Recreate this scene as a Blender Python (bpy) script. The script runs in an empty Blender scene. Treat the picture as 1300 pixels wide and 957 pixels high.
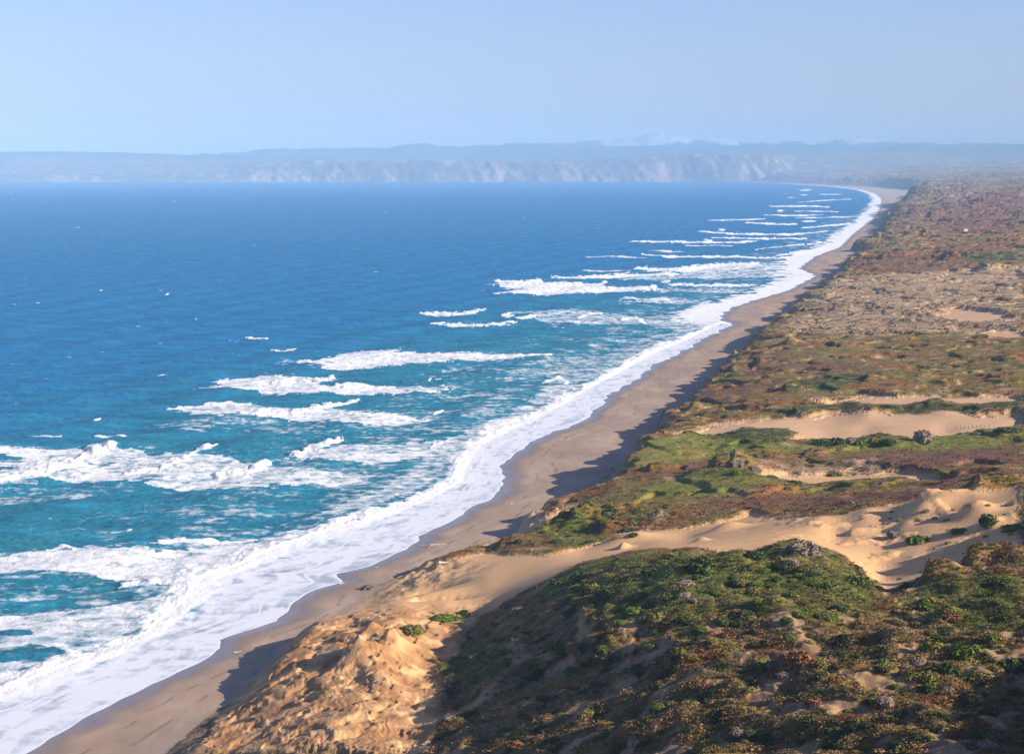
import bpy, math, random
import numpy as np
from math import radians, sin, cos
random.seed(7); rng = np.random.default_rng(7)
sc = bpy.context.scene
C = sc.collection

# ------------------------------------------------------------------ camera
CAM_H = 140.0; FPX = 2500.0; CX, CY = 650.0, 478.5; HOR = 214.0
PITCH = math.atan((CY - HOR) / FPX)
cd = bpy.data.cameras.new('camera'); cam = bpy.data.objects.new('camera', cd); C.objects.link(cam)
cam.location = (0, 0, CAM_H); cam.rotation_euler = (radians(90) - PITCH, 0, 0)
cd.sensor_width = 36; cd.lens = FPX / 1300 * 36; cd.clip_start = 1; cd.clip_end = 200000
sc.camera = cam
# ------------------------------------------------------------------ light
SUN_EL = 25.0
SX, SY = 0.95, -0.31
SUN_AZ = math.atan2(SX, SY)
w = bpy.data.worlds.new("World"); sc.world = w; w.use_nodes = True
nt = w.node_tree; bg = nt.nodes['Background']
sky = nt.nodes.new('ShaderNodeTexSky'); sky.sky_type = 'NISHITA'; sky.sun_disc = False
sky.sun_elevation = radians(SUN_EL); sky.sun_rotation = SUN_AZ
sky.altitude = 140; sky.air_density = 1.0; sky.dust_density = 0.8; sky.ozone_density = 3.0
tint = nt.nodes.new('ShaderNodeMix'); tint.data_type = 'RGBA'; tint.blend_type = 'MULTIPLY'; tint.inputs[0].default_value = 1.0
tint.inputs[7].default_value = (0.62, 0.61, 0.83, 1); nt.links.new(sky.outputs[0], tint.inputs[6]); nt.links.new(tint.outputs[2], bg.inputs[0]); bg.inputs[1].default_value = 0.105
sd = bpy.data.lights.new('sun', 'SUN'); sun = bpy.data.objects.new('sun', sd); C.objects.link(sun)
sd.energy = 5.0; sd.angle = radians(0.5); sd.color = (1.0, 0.88, 0.71)
from mathutils import Vector
ce = cos(radians(SUN_EL)); n_ = math.hypot(SX, SY)
sdir = Vector((SX / n_ * ce, SY / n_ * ce, sin(radians(SUN_EL))))
sun.rotation_euler = sdir.to_track_quat('Z', 'Y').to_euler()
sun.location = (300, -100, 400)
vs = sc.view_settings; vs.view_transform = 'Standard'; vs.look = 'None'; vs.gamma = 1; vs.exposure = 1.0
vs.use_curve_mapping = False
sc.cycles.volume_bounces = 1
HAZE_DENSITY = 4.7e-5
HAZE_COLOR = (0.42, 0.69, 1.0)

# ------------------------------------------------------------------ maths helpers
def rays(px, py):
    px = np.asarray(px, float); py = np.asarray(py, float)
    a = (px - CX); b = -(py - CY)
    X = a; Y = FPX * cos(PITCH) + b * sin(PITCH); Z = -FPX * sin(PITCH) + b * cos(PITCH)
    return X / Y, Z / Y            # per metre of depth
def at_z(px, py, z=0.0):
    kx, kz = rays(px, py); d = (z - CAM_H) / kz
    return kx * d, d
def z_at(px, py, d):
    kx, kz = rays(px, py); return CAM_H + kz * d
def to_px(x, y, z):
    Y = y * cos(PITCH) - (z - CAM_H) * sin(PITCH); Zu = y * sin(PITCH) + (z - CAM_H) * cos(PITCH)
    return CX + FPX * x / Y, CY - FPX * Zu / Y

def _hash(ix, iy, seed):
    h = (ix.astype(np.uint32) * np.uint32(374761393) + iy.astype(np.uint32) * np.uint32(668265263) + np.uint32(seed * 1274126177 & 0xffffffff))
    h = (h ^ (h >> np.uint32(13))) * np.uint32(1274126177)
    h = h ^ (h >> np.uint32(16))
    return (h & np.uint32(0xffffff)).astype(np.float32) / np.float32(16777215)
def vnoise(x, y, seed=0):
    x = np.asarray(x, np.float64); y = np.asarray(y, np.float64)
    fx = np.floor(x); fy = np.floor(y); ix = fx.astype(np.int64); iy = fy.astype(np.int64)
    tx = (x - fx).astype(np.float32); ty = (y - fy).astype(np.float32)
    def g(dx, dy):
        a = _hash(ix + dx, iy + dy, seed) * np.float32(6.2831853)
        return np.cos(a) * (tx - dx) + np.sin(a) * (ty - dy)
    sx = tx * tx * tx * (tx * (tx * 6 - 15) + 10); sy = ty * ty * ty * (ty * (ty * 6 - 15) + 10)
    a = g(0, 0); b = g(1, 0); c = g(0, 1); d = g(1, 1)
    return ((a + (b - a) * sx) * (1 - sy) + (c + (d - c) * sx) * sy) * 1.5   # about -1..1
def fbm(x, y, scale, octs=4, seed=0, gain=0.5):
    r = 0; a = 1; t = 0
    for o in range(octs):
        r = r + a * vnoise(x / scale * 2 ** o + 17.3 * o, y / scale * 2 ** o - 9.1 * o, seed + o * 13)
        t += a; a *= gain
    return r / t
def ridged(x, y, scale, octs=3, seed=0, gain=0.5):
    r = 0; a = 1; t = 0
    for o in range(octs):
        r = r + a * (1 - np.abs(vnoise(x / scale * 2 ** o + 5.7 * o, y / scale * 2 ** o + 3.1 * o, seed + o * 7)) * 2)
        t += a; a *= gain
    return r / t
def sstep(a, b, x):
    t = np.clip((x - a) / (b - a), 0, 1); return t * t * (3 - 2 * t)
def in_poly(x, y, poly):
    x = np.asarray(x); inside = np.zeros(x.shape, bool)
    px = [p[0] for p in poly]; py = [p[1] for p in poly]
    idx = np.nonzero((x > min(px)) & (x < max(px)) & (y > min(py)) & (y < max(py)))
    if len(idx[0]) == 0: return inside
    xs_, ys_ = x[idx], y[idx]; ins = np.zeros(xs_.shape, bool); n = len(poly)
    for i in range(n):
        x0, y0 = poly[i]; x1, y1 = poly[(i + 1) % n]
        if y0 == y1: continue
        c = ((y0 > ys_) != (y1 > ys_)) & (xs_ < (x1 - x0) * (ys_ - y0) / (y1 - y0) + x0)
        ins ^= c
    inside[idx] = ins; return inside

# ------------------------------------------------------------------ shoreline and bluff foot
SHORE = [(-60,1010),(30,957),(190,867),(240,847),(272,832),(284,822),(278,812),(310,800),(352,788),(362,778),(372,765),(400,748),(432,738),(428,728),(470,718),(515,697),(528,686),(532,680),(560,668),(590,652),(600,643),(628,630),(640,606),(634,592),(662,570),(690,553),(735,537),(760,518),(776,498),(812,480),(824,466),(860,450),(898,427),(930,412),(912,404),(930,390),(962,380),(1000,369),(1036,350),(1014,341),(1034,326),(1066,314),(1084,296),(1106,280),(1117,264),(1119,253),(1111,246),(1095,241),(1060,237),(1010,234),(975,232),(960,231.4)]
FOOT = [(130,1010),(215,940),(300,870),(345,822),(400,780),(440,750),(500,728),(570,712),(615,695),(640,676),(660,669),(700,663),(742,652),(756,637),(772,610),(800,572),(845,528),(890,487),(938,442),(985,400),(1032,372),(1052,350),(1078,328),(1098,300),(1112,286),(1128,268),(1148,255),(1156,248),(1150,243),(1100,238.5),(1030,235),(975,232.6)]
def curve_of(pts):
    x, y = at_z([p[0] for p in pts], [p[1] for p in pts], 0.0)
    o = np.argsort(y); return y[o], x[o]
SHy, SHx = curve_of(SHORE); FTy, FTx = curve_of(FOOT)
def xs(y): return np.interp(y, SHy, SHx) + (2.2 * vnoise(np.asarray(y) / 34.0, np.zeros(np.shape(y)), 3) + 1.3 * vnoise(np.asarray(y) / 13.0, np.zeros(np.shape(y)), 4)) * np.clip(np.asarray(y) / 900, .7, 2)
def xb(y): return np.interp(y, FTy, FTx)

# ------------------------------------------------------------------ upland control heights (picture point, metres above sea)
CP = [(150,957,2),(300,957,6),(420,957,12),(520,957,12),(600,957,18),(700,957,24),(800,957,30),(900,957,35),(1000,957,41),(1100,957,43),(1200,957,44.5),(1300,957,46),(1450,957,50),
(330,870,6),(360,805,10.5),(395,788,10),(430,845,12),(480,850,14.5),(500,815,14.5),(450,800,12),(520,867,11),(545,850,10),(620,778,12),(575,785,13),
(600,850,13),(625,867,16.5),(700,867,23),(622,815,15),(570,820,10),(600,795,11),(660,820,20),(760,867,28),(880,867,36),(1000,867,40),(1120,867,43),(1250,867,44),(1400,867,47),
(640,775,16.5),(690,742,22),(745,718,27),(800,706,32.5),(870,699,38),(930,704,40),(1000,694,40),(1050,700,39),(1100,735,39),(1120,752,39),
(760,760,30.5),(700,790,24),(850,760,37),(960,760,41),(1050,780,42),(850,810,36.5),(1000,820,43),(1130,800,43.5),
(1150,742,40),(1200,728,41.5),(1250,718,44),(1300,708,47),(1400,700,52),(1200,780,43.5),(1300,780,45),(1420,780,48),
(450,765,8),(500,740,10),(560,722,9),(620,705,9),(500,780,13),(560,760,12.5),(620,740,13.5),(680,720,15),(740,703,14),(800,694,16),(870,684,18.5),(940,672,23),
(1000,668,29),(1040,655,32),(1100,645,34.5),(1170,634,38),(1240,622,42),(1300,617,45),(1400,612,49),
(1060,688,30),(1120,680,32),(1180,670,36),(1250,655,40),(1320,650,43),(1120,715,31),(1180,705,33),(1240,695,35),(1320,690,38),(1120,738,32),(1060,670,31),
(625,696,7),(650,684,9),(690,665,10),(700,680,12),(735,652,11),(770,645,13),(830,660,17),(880,650,18),(940,640,19),(1020,640,20),(1100,625,21),(1200,612,22),(1300,600,24),(1400,600,28),
(780,628,15),(840,620,17),(900,610,18),(1000,610,18),(1100,610,19),(850,585,17.5),(820,568,19),(900,575,16),(1000,580,17),(1100,585,19),(1200,590,20),(1300,575,22),(1400,580,26),
(935,586,23),(960,592,20),(905,598,18),(860,545,19),(900,550,18),(950,551,20),(1005,550,19),(1050,550,16.5),(1100,545,17),(1200,545,18),(1300,540,19),(1400,540,22),(1000,530,19),(1100,522,22),(1200,518,23),(1300,520,23),
(900,515,20),(980,505,20),(1080,500,19),(1200,500,21),(1300,500,23),(930,480,19),(1000,475,22),(1100,470,21),(1200,460,23),(1300,465,26),(1400,470,28),
(960,440,19),(1020,440,21),(1100,430,21),(1200,420,24),(1300,430,26),(1020,395,19),(1100,400,21),(1200,390,23),(1300,390,26),(1400,400,30),(1060,360,22),(1120,360,24),(1200,350,26),(1300,350,30),(1450,350,36),
(1085,325,22),(1140,320,26),(1220,310,32),(1300,310,38),(1450,310,42),(1115,298,24),(1180,290,30),(1250,285,34),(1300,280,42),(1450,285,50),(1130,270,26),(1180,266,32),(1240,262,36),(1300,258,44),(1450,255,60),
(1150,252,34),(1200,248,44),(1250,246,52),(1300,243,62),(1450,240,90)]
_p = []
for (a, b, z) in CP:
    x, y = at_z(a, b, z); _p.append((x / y * 25, 6 * math.log(y), z))
for (d, pr) in ((10500, [(1100, 14), (1160, 30), (1200, 45), (1300, 70), (1450, 90)]), (14500, [(1060, 12), (1100, 30), (1200, 70), (1300, 90), (1450, 110)]),
                (18500, [(960, 5), (1010, 20), (1100, 80), (1200, 120), (1300, 140), (1450, 160)]), (20800, [(900, 80), (1000, 85), (1100, 120), (1200, 150), (1300, 165), (1450, 180)]),
                (210, [(600, 40), (900, 52), (1200, 58), (1450, 60)]), (120, [(500, 60), (1000, 70)]), (500,[(1500,66)]), (800,[(1500,36)])):
    for (a, z) in pr: _p.append(((a - 650) / 100, 6 * math.log(d), z))
_p = np.array(_p); PU, PV, PZ = _p[:, 0], _p[:, 1], _p[:, 2]
def _phi(r): return r
N = len(PU)
K = _phi(np.hypot(PU[:, None] - PU[None], PV[:, None] - PV[None])) - np.eye(N) * 0.02
P = np.c_[np.ones(N), PU, PV]
A = np.zeros((N + 3, N + 3)); A[:N, :N] = K; A[:N, N:] = P; A[N:, :N] = P.T
SOL = np.linalg.solve(A, np.r_[PZ, 0, 0, 0])
GU = np.linspace(-9, 12, 320); GV = np.linspace(6 * math.log(100), 6 * math.log(24000), 640)
gu, gv = np.meshgrid(GU, GV); GZ = np.full(gu.shape, SOL[N]) + SOL[N + 1] * gu + SOL[N + 2] * gv
for i in range(N): GZ += SOL[i] * _phi(np.hypot(gu - PU[i], gv - PV[i]))
for _ in range(2):
    G2 = np.pad(GZ, 1, mode='edge'); GZ = (G2[:-2, 1:-1] + G2[2:, 1:-1] + G2[1:-1, :-2] + G2[1:-1, 2:] + 2 * GZ) / 6
def upland(x, y):
    y = np.maximum(y, 101); u = np.clip((x / y * 25 - GU[0]) / (GU[1] - GU[0]), 0, len(GU) - 1.001); v = np.clip((6 * np.log(y) - GV[0]) / (GV[1] - GV[0]), 0, len(GV) - 1.001)
    i = u.astype(int); j = v.astype(int); a = u - i; b = v - j
    return (GZ[j, i] * (1 - a) + GZ[j, i + 1] * a) * (1 - b) + (GZ[j + 1, i] * (1 - a) + GZ[j + 1, i + 1] * a) * b

def beach_z(x, y):
    s = x - xs(y)
    return np.where(s < 0, np.maximum(s * 0.06, -4), 0.06 * np.minimum(s, 40) + 0.012 * np.clip(s - 40, 0, 200)) + 0.05 * fbm(x, y, 14, 2, 91) * sstep(4, 14, s)
def inland(x, y):
    far = sstep(900, 4000, y)
    g = ridged(x, y, 24, 3, 5) * 8 + ridged(x, y, 60, 2, 7) * 7 + fbm(x, y, 70, 2, 9) * 8
    g2 = ridged(x, y, 130, 3, 15) * 30 * far
    amp = sstep(560, 700, y) * 0.8 + 0.2
    return (x - xb(y)) * 0.97 - 2 - (g * amp) * 0.8 - g2
def base_h(x, y):
    s = inland(x, y); bz = beach_z(x, y)
    wd = np.interp(y, [400, 560, 600, 640, 665, 780, 1500, 4000, 9000, 20000], [14, 14, 50, 45, 12, 11, 12, 20, 60, 300])
    t = sstep(0, 1, s / wd)
    t = np.interp(t, [0, 1], [0, 1])
    up = upland(x, y)
    up = up - (up - 3) * 0.48 * np.exp(-np.maximum(s, 0) / 45) * sstep(860, 980, y) * (1 - sstep(5000, 9000, y))
    return bz * (1 - t) + np.maximum(up, bz + 0.3) * t, s, t

def unproj(pts):
    out = []
    dd = 210 * (20500 / 210) ** np.linspace(0, 1, 6000)
    for (a, b) in pts:
        kx, kz = rays(a, b); h = base_h(kx * dd, dd)[0]; r = CAM_H + kz * dd
        k = np.nonzero(h > r)[0]; d = dd[k[0]] if len(k) else 20500
        out.append((float(kx * d), float(d)))
    return out

# ------------------------------------------------------------------ land-cover zones (outlines found on the ground)
Z = {}
def zone(name, *polys): Z[name] = [unproj(p) for p in polys]
zone('sand',
 [(425,775),(440,748),(500,730),(560,715),(610,703),(700,704),(770,688),(800,678),(860,672),(905,665),(950,652),(1040,656),(1130,641),(1240,623),(1299,618),(1299,704),(1250,712),(1190,730),(1130,748),(1112,742),(1095,725),(1060,698),(1020,692),(940,702),(870,695),(800,702),(740,715),(690,738),(650,762),(610,782),(590,800),(545,867),(500,867),(440,867),(330,867),(340,840),(390,800)],
 [(300,870),(345,825),(400,785),(590,800),(560,850),(545,957),(250,957)],
 [(850,556),(900,545),(940,536),(1000,530),(1060,527),(1299,527),(1299,544),(1200,556),(1100,556),(1010,562),(1003,549),(950,546),(880,556)],
 [(1040,509),(1150,503),(1299,505),(1299,515),(1240,513),(1130,514),(1060,518)],
 [(950,606),(1000,601),(1090,604),(1150,600),(1185,604),(1190,611),(1130,613),(1000,613)],
 [(1185,402),(1210,390),(1270,398),(1290,408),(1230,410)], [(1030,514),(1100,508),(1120,512),(1050,520)],
 [(640,668),(700,655),(735,650),(725,662),(660,680),(620,692)], [(990,385),(1060,380),(1050,388)], [(1220,424),(1299,420),(1299,430)])
zone('green',
 [(800,580),(830,566),(890,562),(1010,570),(1000,576),(900,580),(860,592)],
 [(690,735),(760,716),(850,700),(930,706),(1000,702),(1050,705),(1110,740),(1110,770),(1060,790),(950,790),(860,800),(780,790),(740,770),(690,760)],
 [(1140,760),(1200,745),(1299,725),(1299,800),(1180,790)],
 [(560,830),(600,800),(640,800),(640,867),(560,867)], [(660,640),(700,690),(770,695),(770,675),(700,668)],
 [(700,690),(770,692),(770,682),(700,684)],
 [(1010,572),(1160,556),(1299,550),(1299,568),(1130,580)],
 [(780,640),(860,622),(1000,614),(1000,620),(880,632)])
zone('meadow', [(800,600),(815,572),(870,562),(1000,572),(1160,558),(1299,550),(1299,564),(1130,574),(1000,580),(880,588)], [(800,640),(820,620),(900,612),(1000,622),(900,634)])
zone('dark',
 [(872,560),(900,550),(960,548),(1005,546),(1015,562),(1000,572),(930,572),(880,568)],
 [(960,536),(1000,526),(1060,520),(1150,516),(1299,516),(1299,526),(1060,527)], [(1020,563),(1100,552),(1160,554),(1155,566),(1060,572)],
 [(880,613),(1000,614),(1010,622),(900,622)], [(980,498),(1050,482),(1120,478),(1090,494),(1000,503)], [(1220,330),(1299,322),(1299,334),(1240,336)])
zone('purple',
 [(1010,584),(1130,580),(1299,568),(1299,598),(1170,602),(1110,596),(1060,586)],
 [(860,598),(900,590),(930,592),(900,604)], [(700,420),(960,470),(1000,466),(1100,468),(1100,478),(960,480)],
 [(1180,270),(1299,240),(1299,300),(1180,300)])
zone('red',
 [(800,610),(860,596),(930,592),(900,606),(820,618)], [(880,640),(1060,630),(1150,622),(1200,608),(1299,604),(1299,612),(1150,640),(1000,652),(900,655)],
 [(1060,345),(1100,328),(1299,300),(1299,340),(1200,345),(1100,352)], [(960,815),(1060,815),(1060,855),(980,855)], [(1130,300),(1170,270),(1150,262),(1125,285)],
 [(880,508),(920,490),(1000,486),(960,500),(900,516)],[(620,692),(700,684),(720,695),(640,700)])
zone('straw',
 [(985,425),(1030,380),(1070,355),(1299,342),(1299,425),(1100,430)], [(950,590),(1100,588),(1130,600),(960,602)], [(700,650),(800,640),(780,650),(700,665)])

def zmask(name, x, y):
    m = np.zeros(np.shape(x), bool)
    for p in Z[name]: m |= in_poly(x, y, p)
    return m
def soft(name, x, y, k=1.0):
    """zone coverage 0..1 with ragged edges"""
    a = np.clip(y / 600, 0.7, 8) * k
    wx = x + fbm(x, y, 22, 3, 31) * 4 * a + vnoise(x / 1.3, y / 1.3, 41) * 0.9
    wy = y + fbm(x, y, 22, 3, 37) * 9 * a
    r = 0.0
    for ox, oy in ((0, 0), (1.0, 0), (-1.0, 0), (0, 3.0), (0, -3.0)): r = r + zmask(name, wx + ox * a, wy + oy * a)
    return r / 5.0

def mounds(x, y):
    """small named rises: (px, py, half width m, depth m, height m)"""
    r = 0
    for (mx, my, a, b, h) in MOUNDS:
        q = ((x - mx) / a) ** 2 + ((y - my) / b) ** 2
        r = r + h * np.exp(-q * 1.2)
    return r
_m = [((935,597),6,7,2.0),((905,604),4,5,2),((1270,616),10,8,3),((1150,668),5,4,1.6),((925,672),7,4,2.5),((890,688),3,3,1.5),
      ((800,688),9,8,3.5),((545,748),8,5,-5.0),((455,843),7,9,2.0),((640,770),3,3,1.2),
      ((1200,780),5,5,2.0),((900,790),8,5,-2.5),((840,800),5,7,-3.0),((700,835),7,12,-4.0),
      ((1200,640),9,6,3.0),((1250,672),6,5,2.0),((1240,655),6,4,2.2),((1170,650),7,5,2.0),((1000,702),6,4,2.5)]
MOUNDS = []
for (pt, a, b, h) in _m:
    q = unproj([pt])[0]; MOUNDS.append((q[0], q[1], a, b, h))

_s = [((690,672),11,26,3.2),((728,668),11,24,3.6),((770,674),9,20,3),((640,680),6,16,2.5),((790,696),3,4,2.5),((830,600),5,12,3),((908,604),6,12,4.5),((880,612),4,8,2),((640,694),6,8,3),
 ((352,806),9,9,4),((445,838),7,7,4),((490,822),5,6,3.5),((470,806),4,6,3),((505,800),3,5,2),((536,758),4,10,-5),((1085,676),3,6,1.3),((1240,622),6,14,4),((1170,640),4,14,3.2),((1225,655),3,8,2.4),((1235,722),7,12,5),((1180,742),5,12,3.5),
 ((770,830),8,12,3.5),((690,850),7,12,3.5),((830,800),6,10,2.5),((900,800),5,9,3),((1000,850),7,12,2.5),((1130,820),6,10,2),((860,850),7,12,3.5),((740,790),6,10,2.5),
 ((1000,440),6,20,4),((905,446),6,20,4),((1060,442),5,16,3),((960,470),6,14,4),((1000,500),7,12,4),((1100,490),5,12,3),((880,520),6,10,4),((930,475),5,12,4),((1120,560),3,6,1.5),((870,560),7,10,3),
 ((1020,345),5,60,5),((1150,300),8,90,6),((1060,395),5,40,4),((1200,330),6,60,6),((1250,345),6,50,5),((1120,330),6,60,5),((1180,278),8,160,9),((1240,265),8,200,10),((1150,262),10,200,10)]
SCARPS = []
for (pt, ly, wr, hh) in _s:
    q = unproj([pt])[0]; SCARPS.append((q[0], q[1], ly * max(1, q[1] / 700), wr, hh))
def scarps(x, y):
    r = 0
    for (mx, my, ly, wr, hh) in SCARPS:
        i = (np.abs(x - mx) < wr * 4) & (np.abs(y - my) < ly * 3.2)
        if not i.any(): continue
        o = np.zeros(x.shape); xx = x[i] - mx + 2.5 * fbm(x[i], y[i], 9, 3, 87) * min(3, max(1, ly / 8)) + (y[i] - my) ** 2 / (ly * 5); yy = (y[i] - my) / ly
        a = 1.2 * max(1, abs(hh) / 4)
        o[i] = hh * np.where(xx < 0, np.exp(-(xx / a) ** 2), np.exp(-(xx / wr) ** 2)) * np.exp(-yy ** 2 * 1.1) * (1 + .5 * fbm(x[i], y[i], 5, 2, 88))
        r = r + o
    return r
def height(x, y, sand=None, full=False):
    h, s, t = base_h(x, y)
    if sand is None: sand = soft('sand', x, y)
    veg = 1 - sand
    far = sstep(2500, 9000, y)
    crest = ridged(x, y * 0.8, 34, 2, 51)
    nearhill = sstep(560, 480, y)
    u = fbm(x, y, 55, 3, 53) * (1.6 + 0.5 * nearhill) * (0.3 + 0.7 * veg)
    u = u + (ridged(x, y, 19, 3, 57) - 0.3) * (0.5 + 1.0 * nearhill) * veg + fbm(x, y, 7, 3, 59) * (0.35 + 1.1 * nearhill) * veg
    u = u + (ridged(x + 0.5 * y, y * 0.6, 30, 3, 63) - 0.4) * 2.6 * nearhill * veg
    u = u + fbm(x, y, 600, 4, 61) * 34 * far + (ridged(x, y, 1500, 3, 62)) * 30 * far
    u = u + (ridged(x, y, 9, 2, 71) - 0.4) * 0.8 * sand * sstep(16, 30, 0.1 * np.abs(x) + 8) * 0
    duneleft = sand * sstep(585, 540, y) * sstep(20, -10, x)
    u = u + duneleft * ((np.clip(ridged(x, y, 16, 2, 73), 0.0, 0.8) - 0.3) * 0.3 * sstep(-0.1, 0.35, fbm(x, y, 26, 2, 76)) + np.abs(vnoise(x / 1.6 + 1.5 * vnoise(x / 6, y / 6, 78), (y + 1.5 * x) / 7, 77)) * 0.25 * sstep(512, 500, y) + (sstep(-.04, .04, fbm(x, y, 17, 4, 89)) + sstep(-.03, .03, fbm(x, y, 9, 3, 90) + .1)) * .55 + fbm(x, y, 3, 5, 92, .6) * .18 + fbm(x, y, 13, 3, 93) * 1.3 + fbm(x, y, 2.5, 3, 74) * 0.12)
    dr = sand * sstep(60, 95, x) * sstep(720, 640, y)
    u = u + dr * (np.clip(fbm(x, y, 14, 4, 75) - 0.12, 0, 1) * 2.4)
    terr = sstep(-0.035, 0.035, fbm(x, y * 0.7, 75, 4, 64)) + sstep(-0.03, 0.03, fbm(x, y * 0.8, 45, 4, 66) + .08)
    u = u + terr * 1.5 * veg * sstep(600, 760, y) * (1 + sstep(1500, 5000, y) * 1.5)
    h = h + u * t + (mounds(x, y) + scarps(x, y)) * sstep(0.05, 0.4, t)
    # steep eroded faces
    cl = t * (1 - t) * 4
    h = h + cl * (fbm(x, y, 6, 4, 81) * 1.6 + (ridged(x, y * 0.5, 10, 2, 83) - 0.3) * 1.4) * sstep(560, 700, y)
    if full: return h, s, t, sand, veg, cl, duneleft
    return h

# ------------------------------------------------------------------ materials
def mat(name):
    m = bpy.data.materials.new(name); m.use_nodes = True
    return m, m.node_tree.nodes, m.node_tree.links, m.node_tree.nodes['Principled BSDF']
def node(n, t, **k):
    x = n.new(t)
    for a, b in k.items(): setattr(x, a, b)
    return x
def setin(nd, **k):
    for a, b in k.items(): nd.inputs[a.replace('_', ' ')].default_value = b
def math_(n, l, op, a, b=None, clamp=False):
    x = n.new('ShaderNodeMath'); x.operation = op; x.use_clamp = clamp
    for i, v in enumerate((a, b)):
        if v is None: continue
        if isinstance(v, (int, float)): x.inputs[i].default_value = v
        else: l.new(v, x.inputs[i])
    return x.outputs[0]
def noise_(n, l, scale, detail=4, rough=0.55, vec=None, stretch=None):
    t = n.new('ShaderNodeTexNoise'); t.inputs['Scale'].default_value = scale; t.inputs['Detail'].default_value = detail; t.inputs['Roughness'].default_value = rough
    if vec is None:
        g = n.new('ShaderNodeNewGeometry'); vec = g.outputs['Position']
    if stretch:
        m = n.new('ShaderNodeMapping'); m.inputs['Scale'].default_value = stretch; l.new(vec, m.inputs[0]); vec = m.outputs[0]
    l.new(vec, t.inputs['Vector']); return t.outputs[0]
def attr_(n, name):
    a = n.new('ShaderNodeAttribute'); a.attribute_name = name; return a
def ramp_(n, l, fac, lo, hi):
    r = n.new('ShaderNodeMapRange'); l.new(fac, r.inputs[0]); r.inputs[1].default_value = lo; r.inputs[2].default_value = hi; return r.outputs[0]

def land_material():
    m, n, l, b = mat('coastal_ground')
    col = attr_(n, 'cover'); vg = attr_(n, 'plants')
    n1 = noise_(n, l, 0.9, 5, 0.65); n2 = noise_(n, l, 0.12, 4, 0.6)
    v1 = math_(n, l, 'MULTIPLY_ADD', ramp_(n, l, n1, 0.32, 0.68), 0.8); 
    mul = n.new('ShaderNodeMath'); mul.operation = 'MULTIPLY_ADD'
    # amount of mottling follows plant cover
    amt = math_(n, l, 'MULTIPLY_ADD', vg.outputs['Fac'], 0.7); amt.node.inputs[2].default_value = 0.105
    cen = math_(n, l, 'SUBTRACT', ramp_(n, l, n1, 0.3, 0.7), 0.5)
    cen2 = math_(n, l, 'SUBTRACT', ramp_(n, l, n2, 0.3, 0.7), 0.5)
    s = math_(n, l, 'ADD', cen, math_(n, l, 'MULTIPLY', cen2, 0.5))
    f = math_(n, l, 'ADD', math_(n, l, 'MULTIPLY', s, amt), 1.0)
    sc_ = n.new('ShaderNodeVectorMath'); sc_.operation = 'SCALE'; l.new(col.outputs['Color'], sc_.inputs[0]); l.new(f, sc_.inputs['Scale'])
    l.new(sc_.outputs[0], b.inputs['Base Color'])
    setin(b, Roughness=0.95); b.inputs['Specular IOR Level'].default_value = 0.15
    # relief: plants are lumpy, sand is fine with wind ripples
    h1 = noise_(n, l, 0.7, 6, 0.7)
    wv = node(n, 'ShaderNodeTexWave', wave_type='BANDS', bands_direction='X'); setin(wv, Scale=0.4, Distortion=3.0, Detail=2.0, Detail_Scale=0.6)
    g = n.new('ShaderNodeNewGeometry'); mp = n.new('ShaderNodeMapping'); mp.inputs['Rotation'].default_value = (0, 0, radians(-38)); l.new(g.outputs['Position'], mp.inputs[0]); l.new(mp.outputs[0], wv.inputs[0])
    rp = attr_(n, 'ripple')
    hsum = math_(n, l, 'ADD', math_(n, l, 'MULTIPLY', h1, math_(n, l, 'ADD', math_(n, l, 'MULTIPLY', vg.outputs['Fac'], 1.3), 0.12)),
                 math_(n, l, 'MULTIPLY', math_(n, l, 'MULTIPLY', wv.outputs[0], rp.outputs['Fac']), 0.10))
    bp = n.new('ShaderNodeBump'); bp.inputs['Distance'].default_value = 1.0; bp.inputs['Strength'].default_value = 0.9
    l.new(hsum, bp.inputs['Height']); l.new(bp.outputs[0], b.inputs['Normal'])
    return m
def beach_material():
    m, n, l, b = mat('beach_sand'); col = attr_(n, 'cover'); wet = attr_(n, 'wet')
    n1 = noise_(n, l, 0.25, 5, 0.6, stretch=(1, 0.35, 1)); f = math_(n, l, 'ADD', math_(n, l, 'MULTIPLY', math_(n, l, 'SUBTRACT', n1, 0.5), 0.5), 1.0)
    sc_ = n.new('ShaderNodeVectorMath'); sc_.operation = 'SCALE'; l.new(col.outputs['Color'], sc_.inputs[0]); l.new(f, sc_.inputs['Scale']); l.new(sc_.outputs[0], b.inputs['Base Color'])
    l.new(math_(n, l, 'SUBTRACT', 0.95, math_(n, l, 'MULTIPLY', wet.outputs['Fac'], 0.7)), b.inputs['Roughness'])
    b.inputs['Specular IOR Level'].default_value = 0.3
    bp = n.new('ShaderNodeBump'); bp.inputs['Distance'].default_value = 0.12; bp.inputs['Strength'].default_value = 0.6
    l.new(noise_(n, l, 0.8, 4, 0.6), bp.inputs['Height']); l.new(bp.outputs[0], b.inputs['Normal'])
    return m
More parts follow.
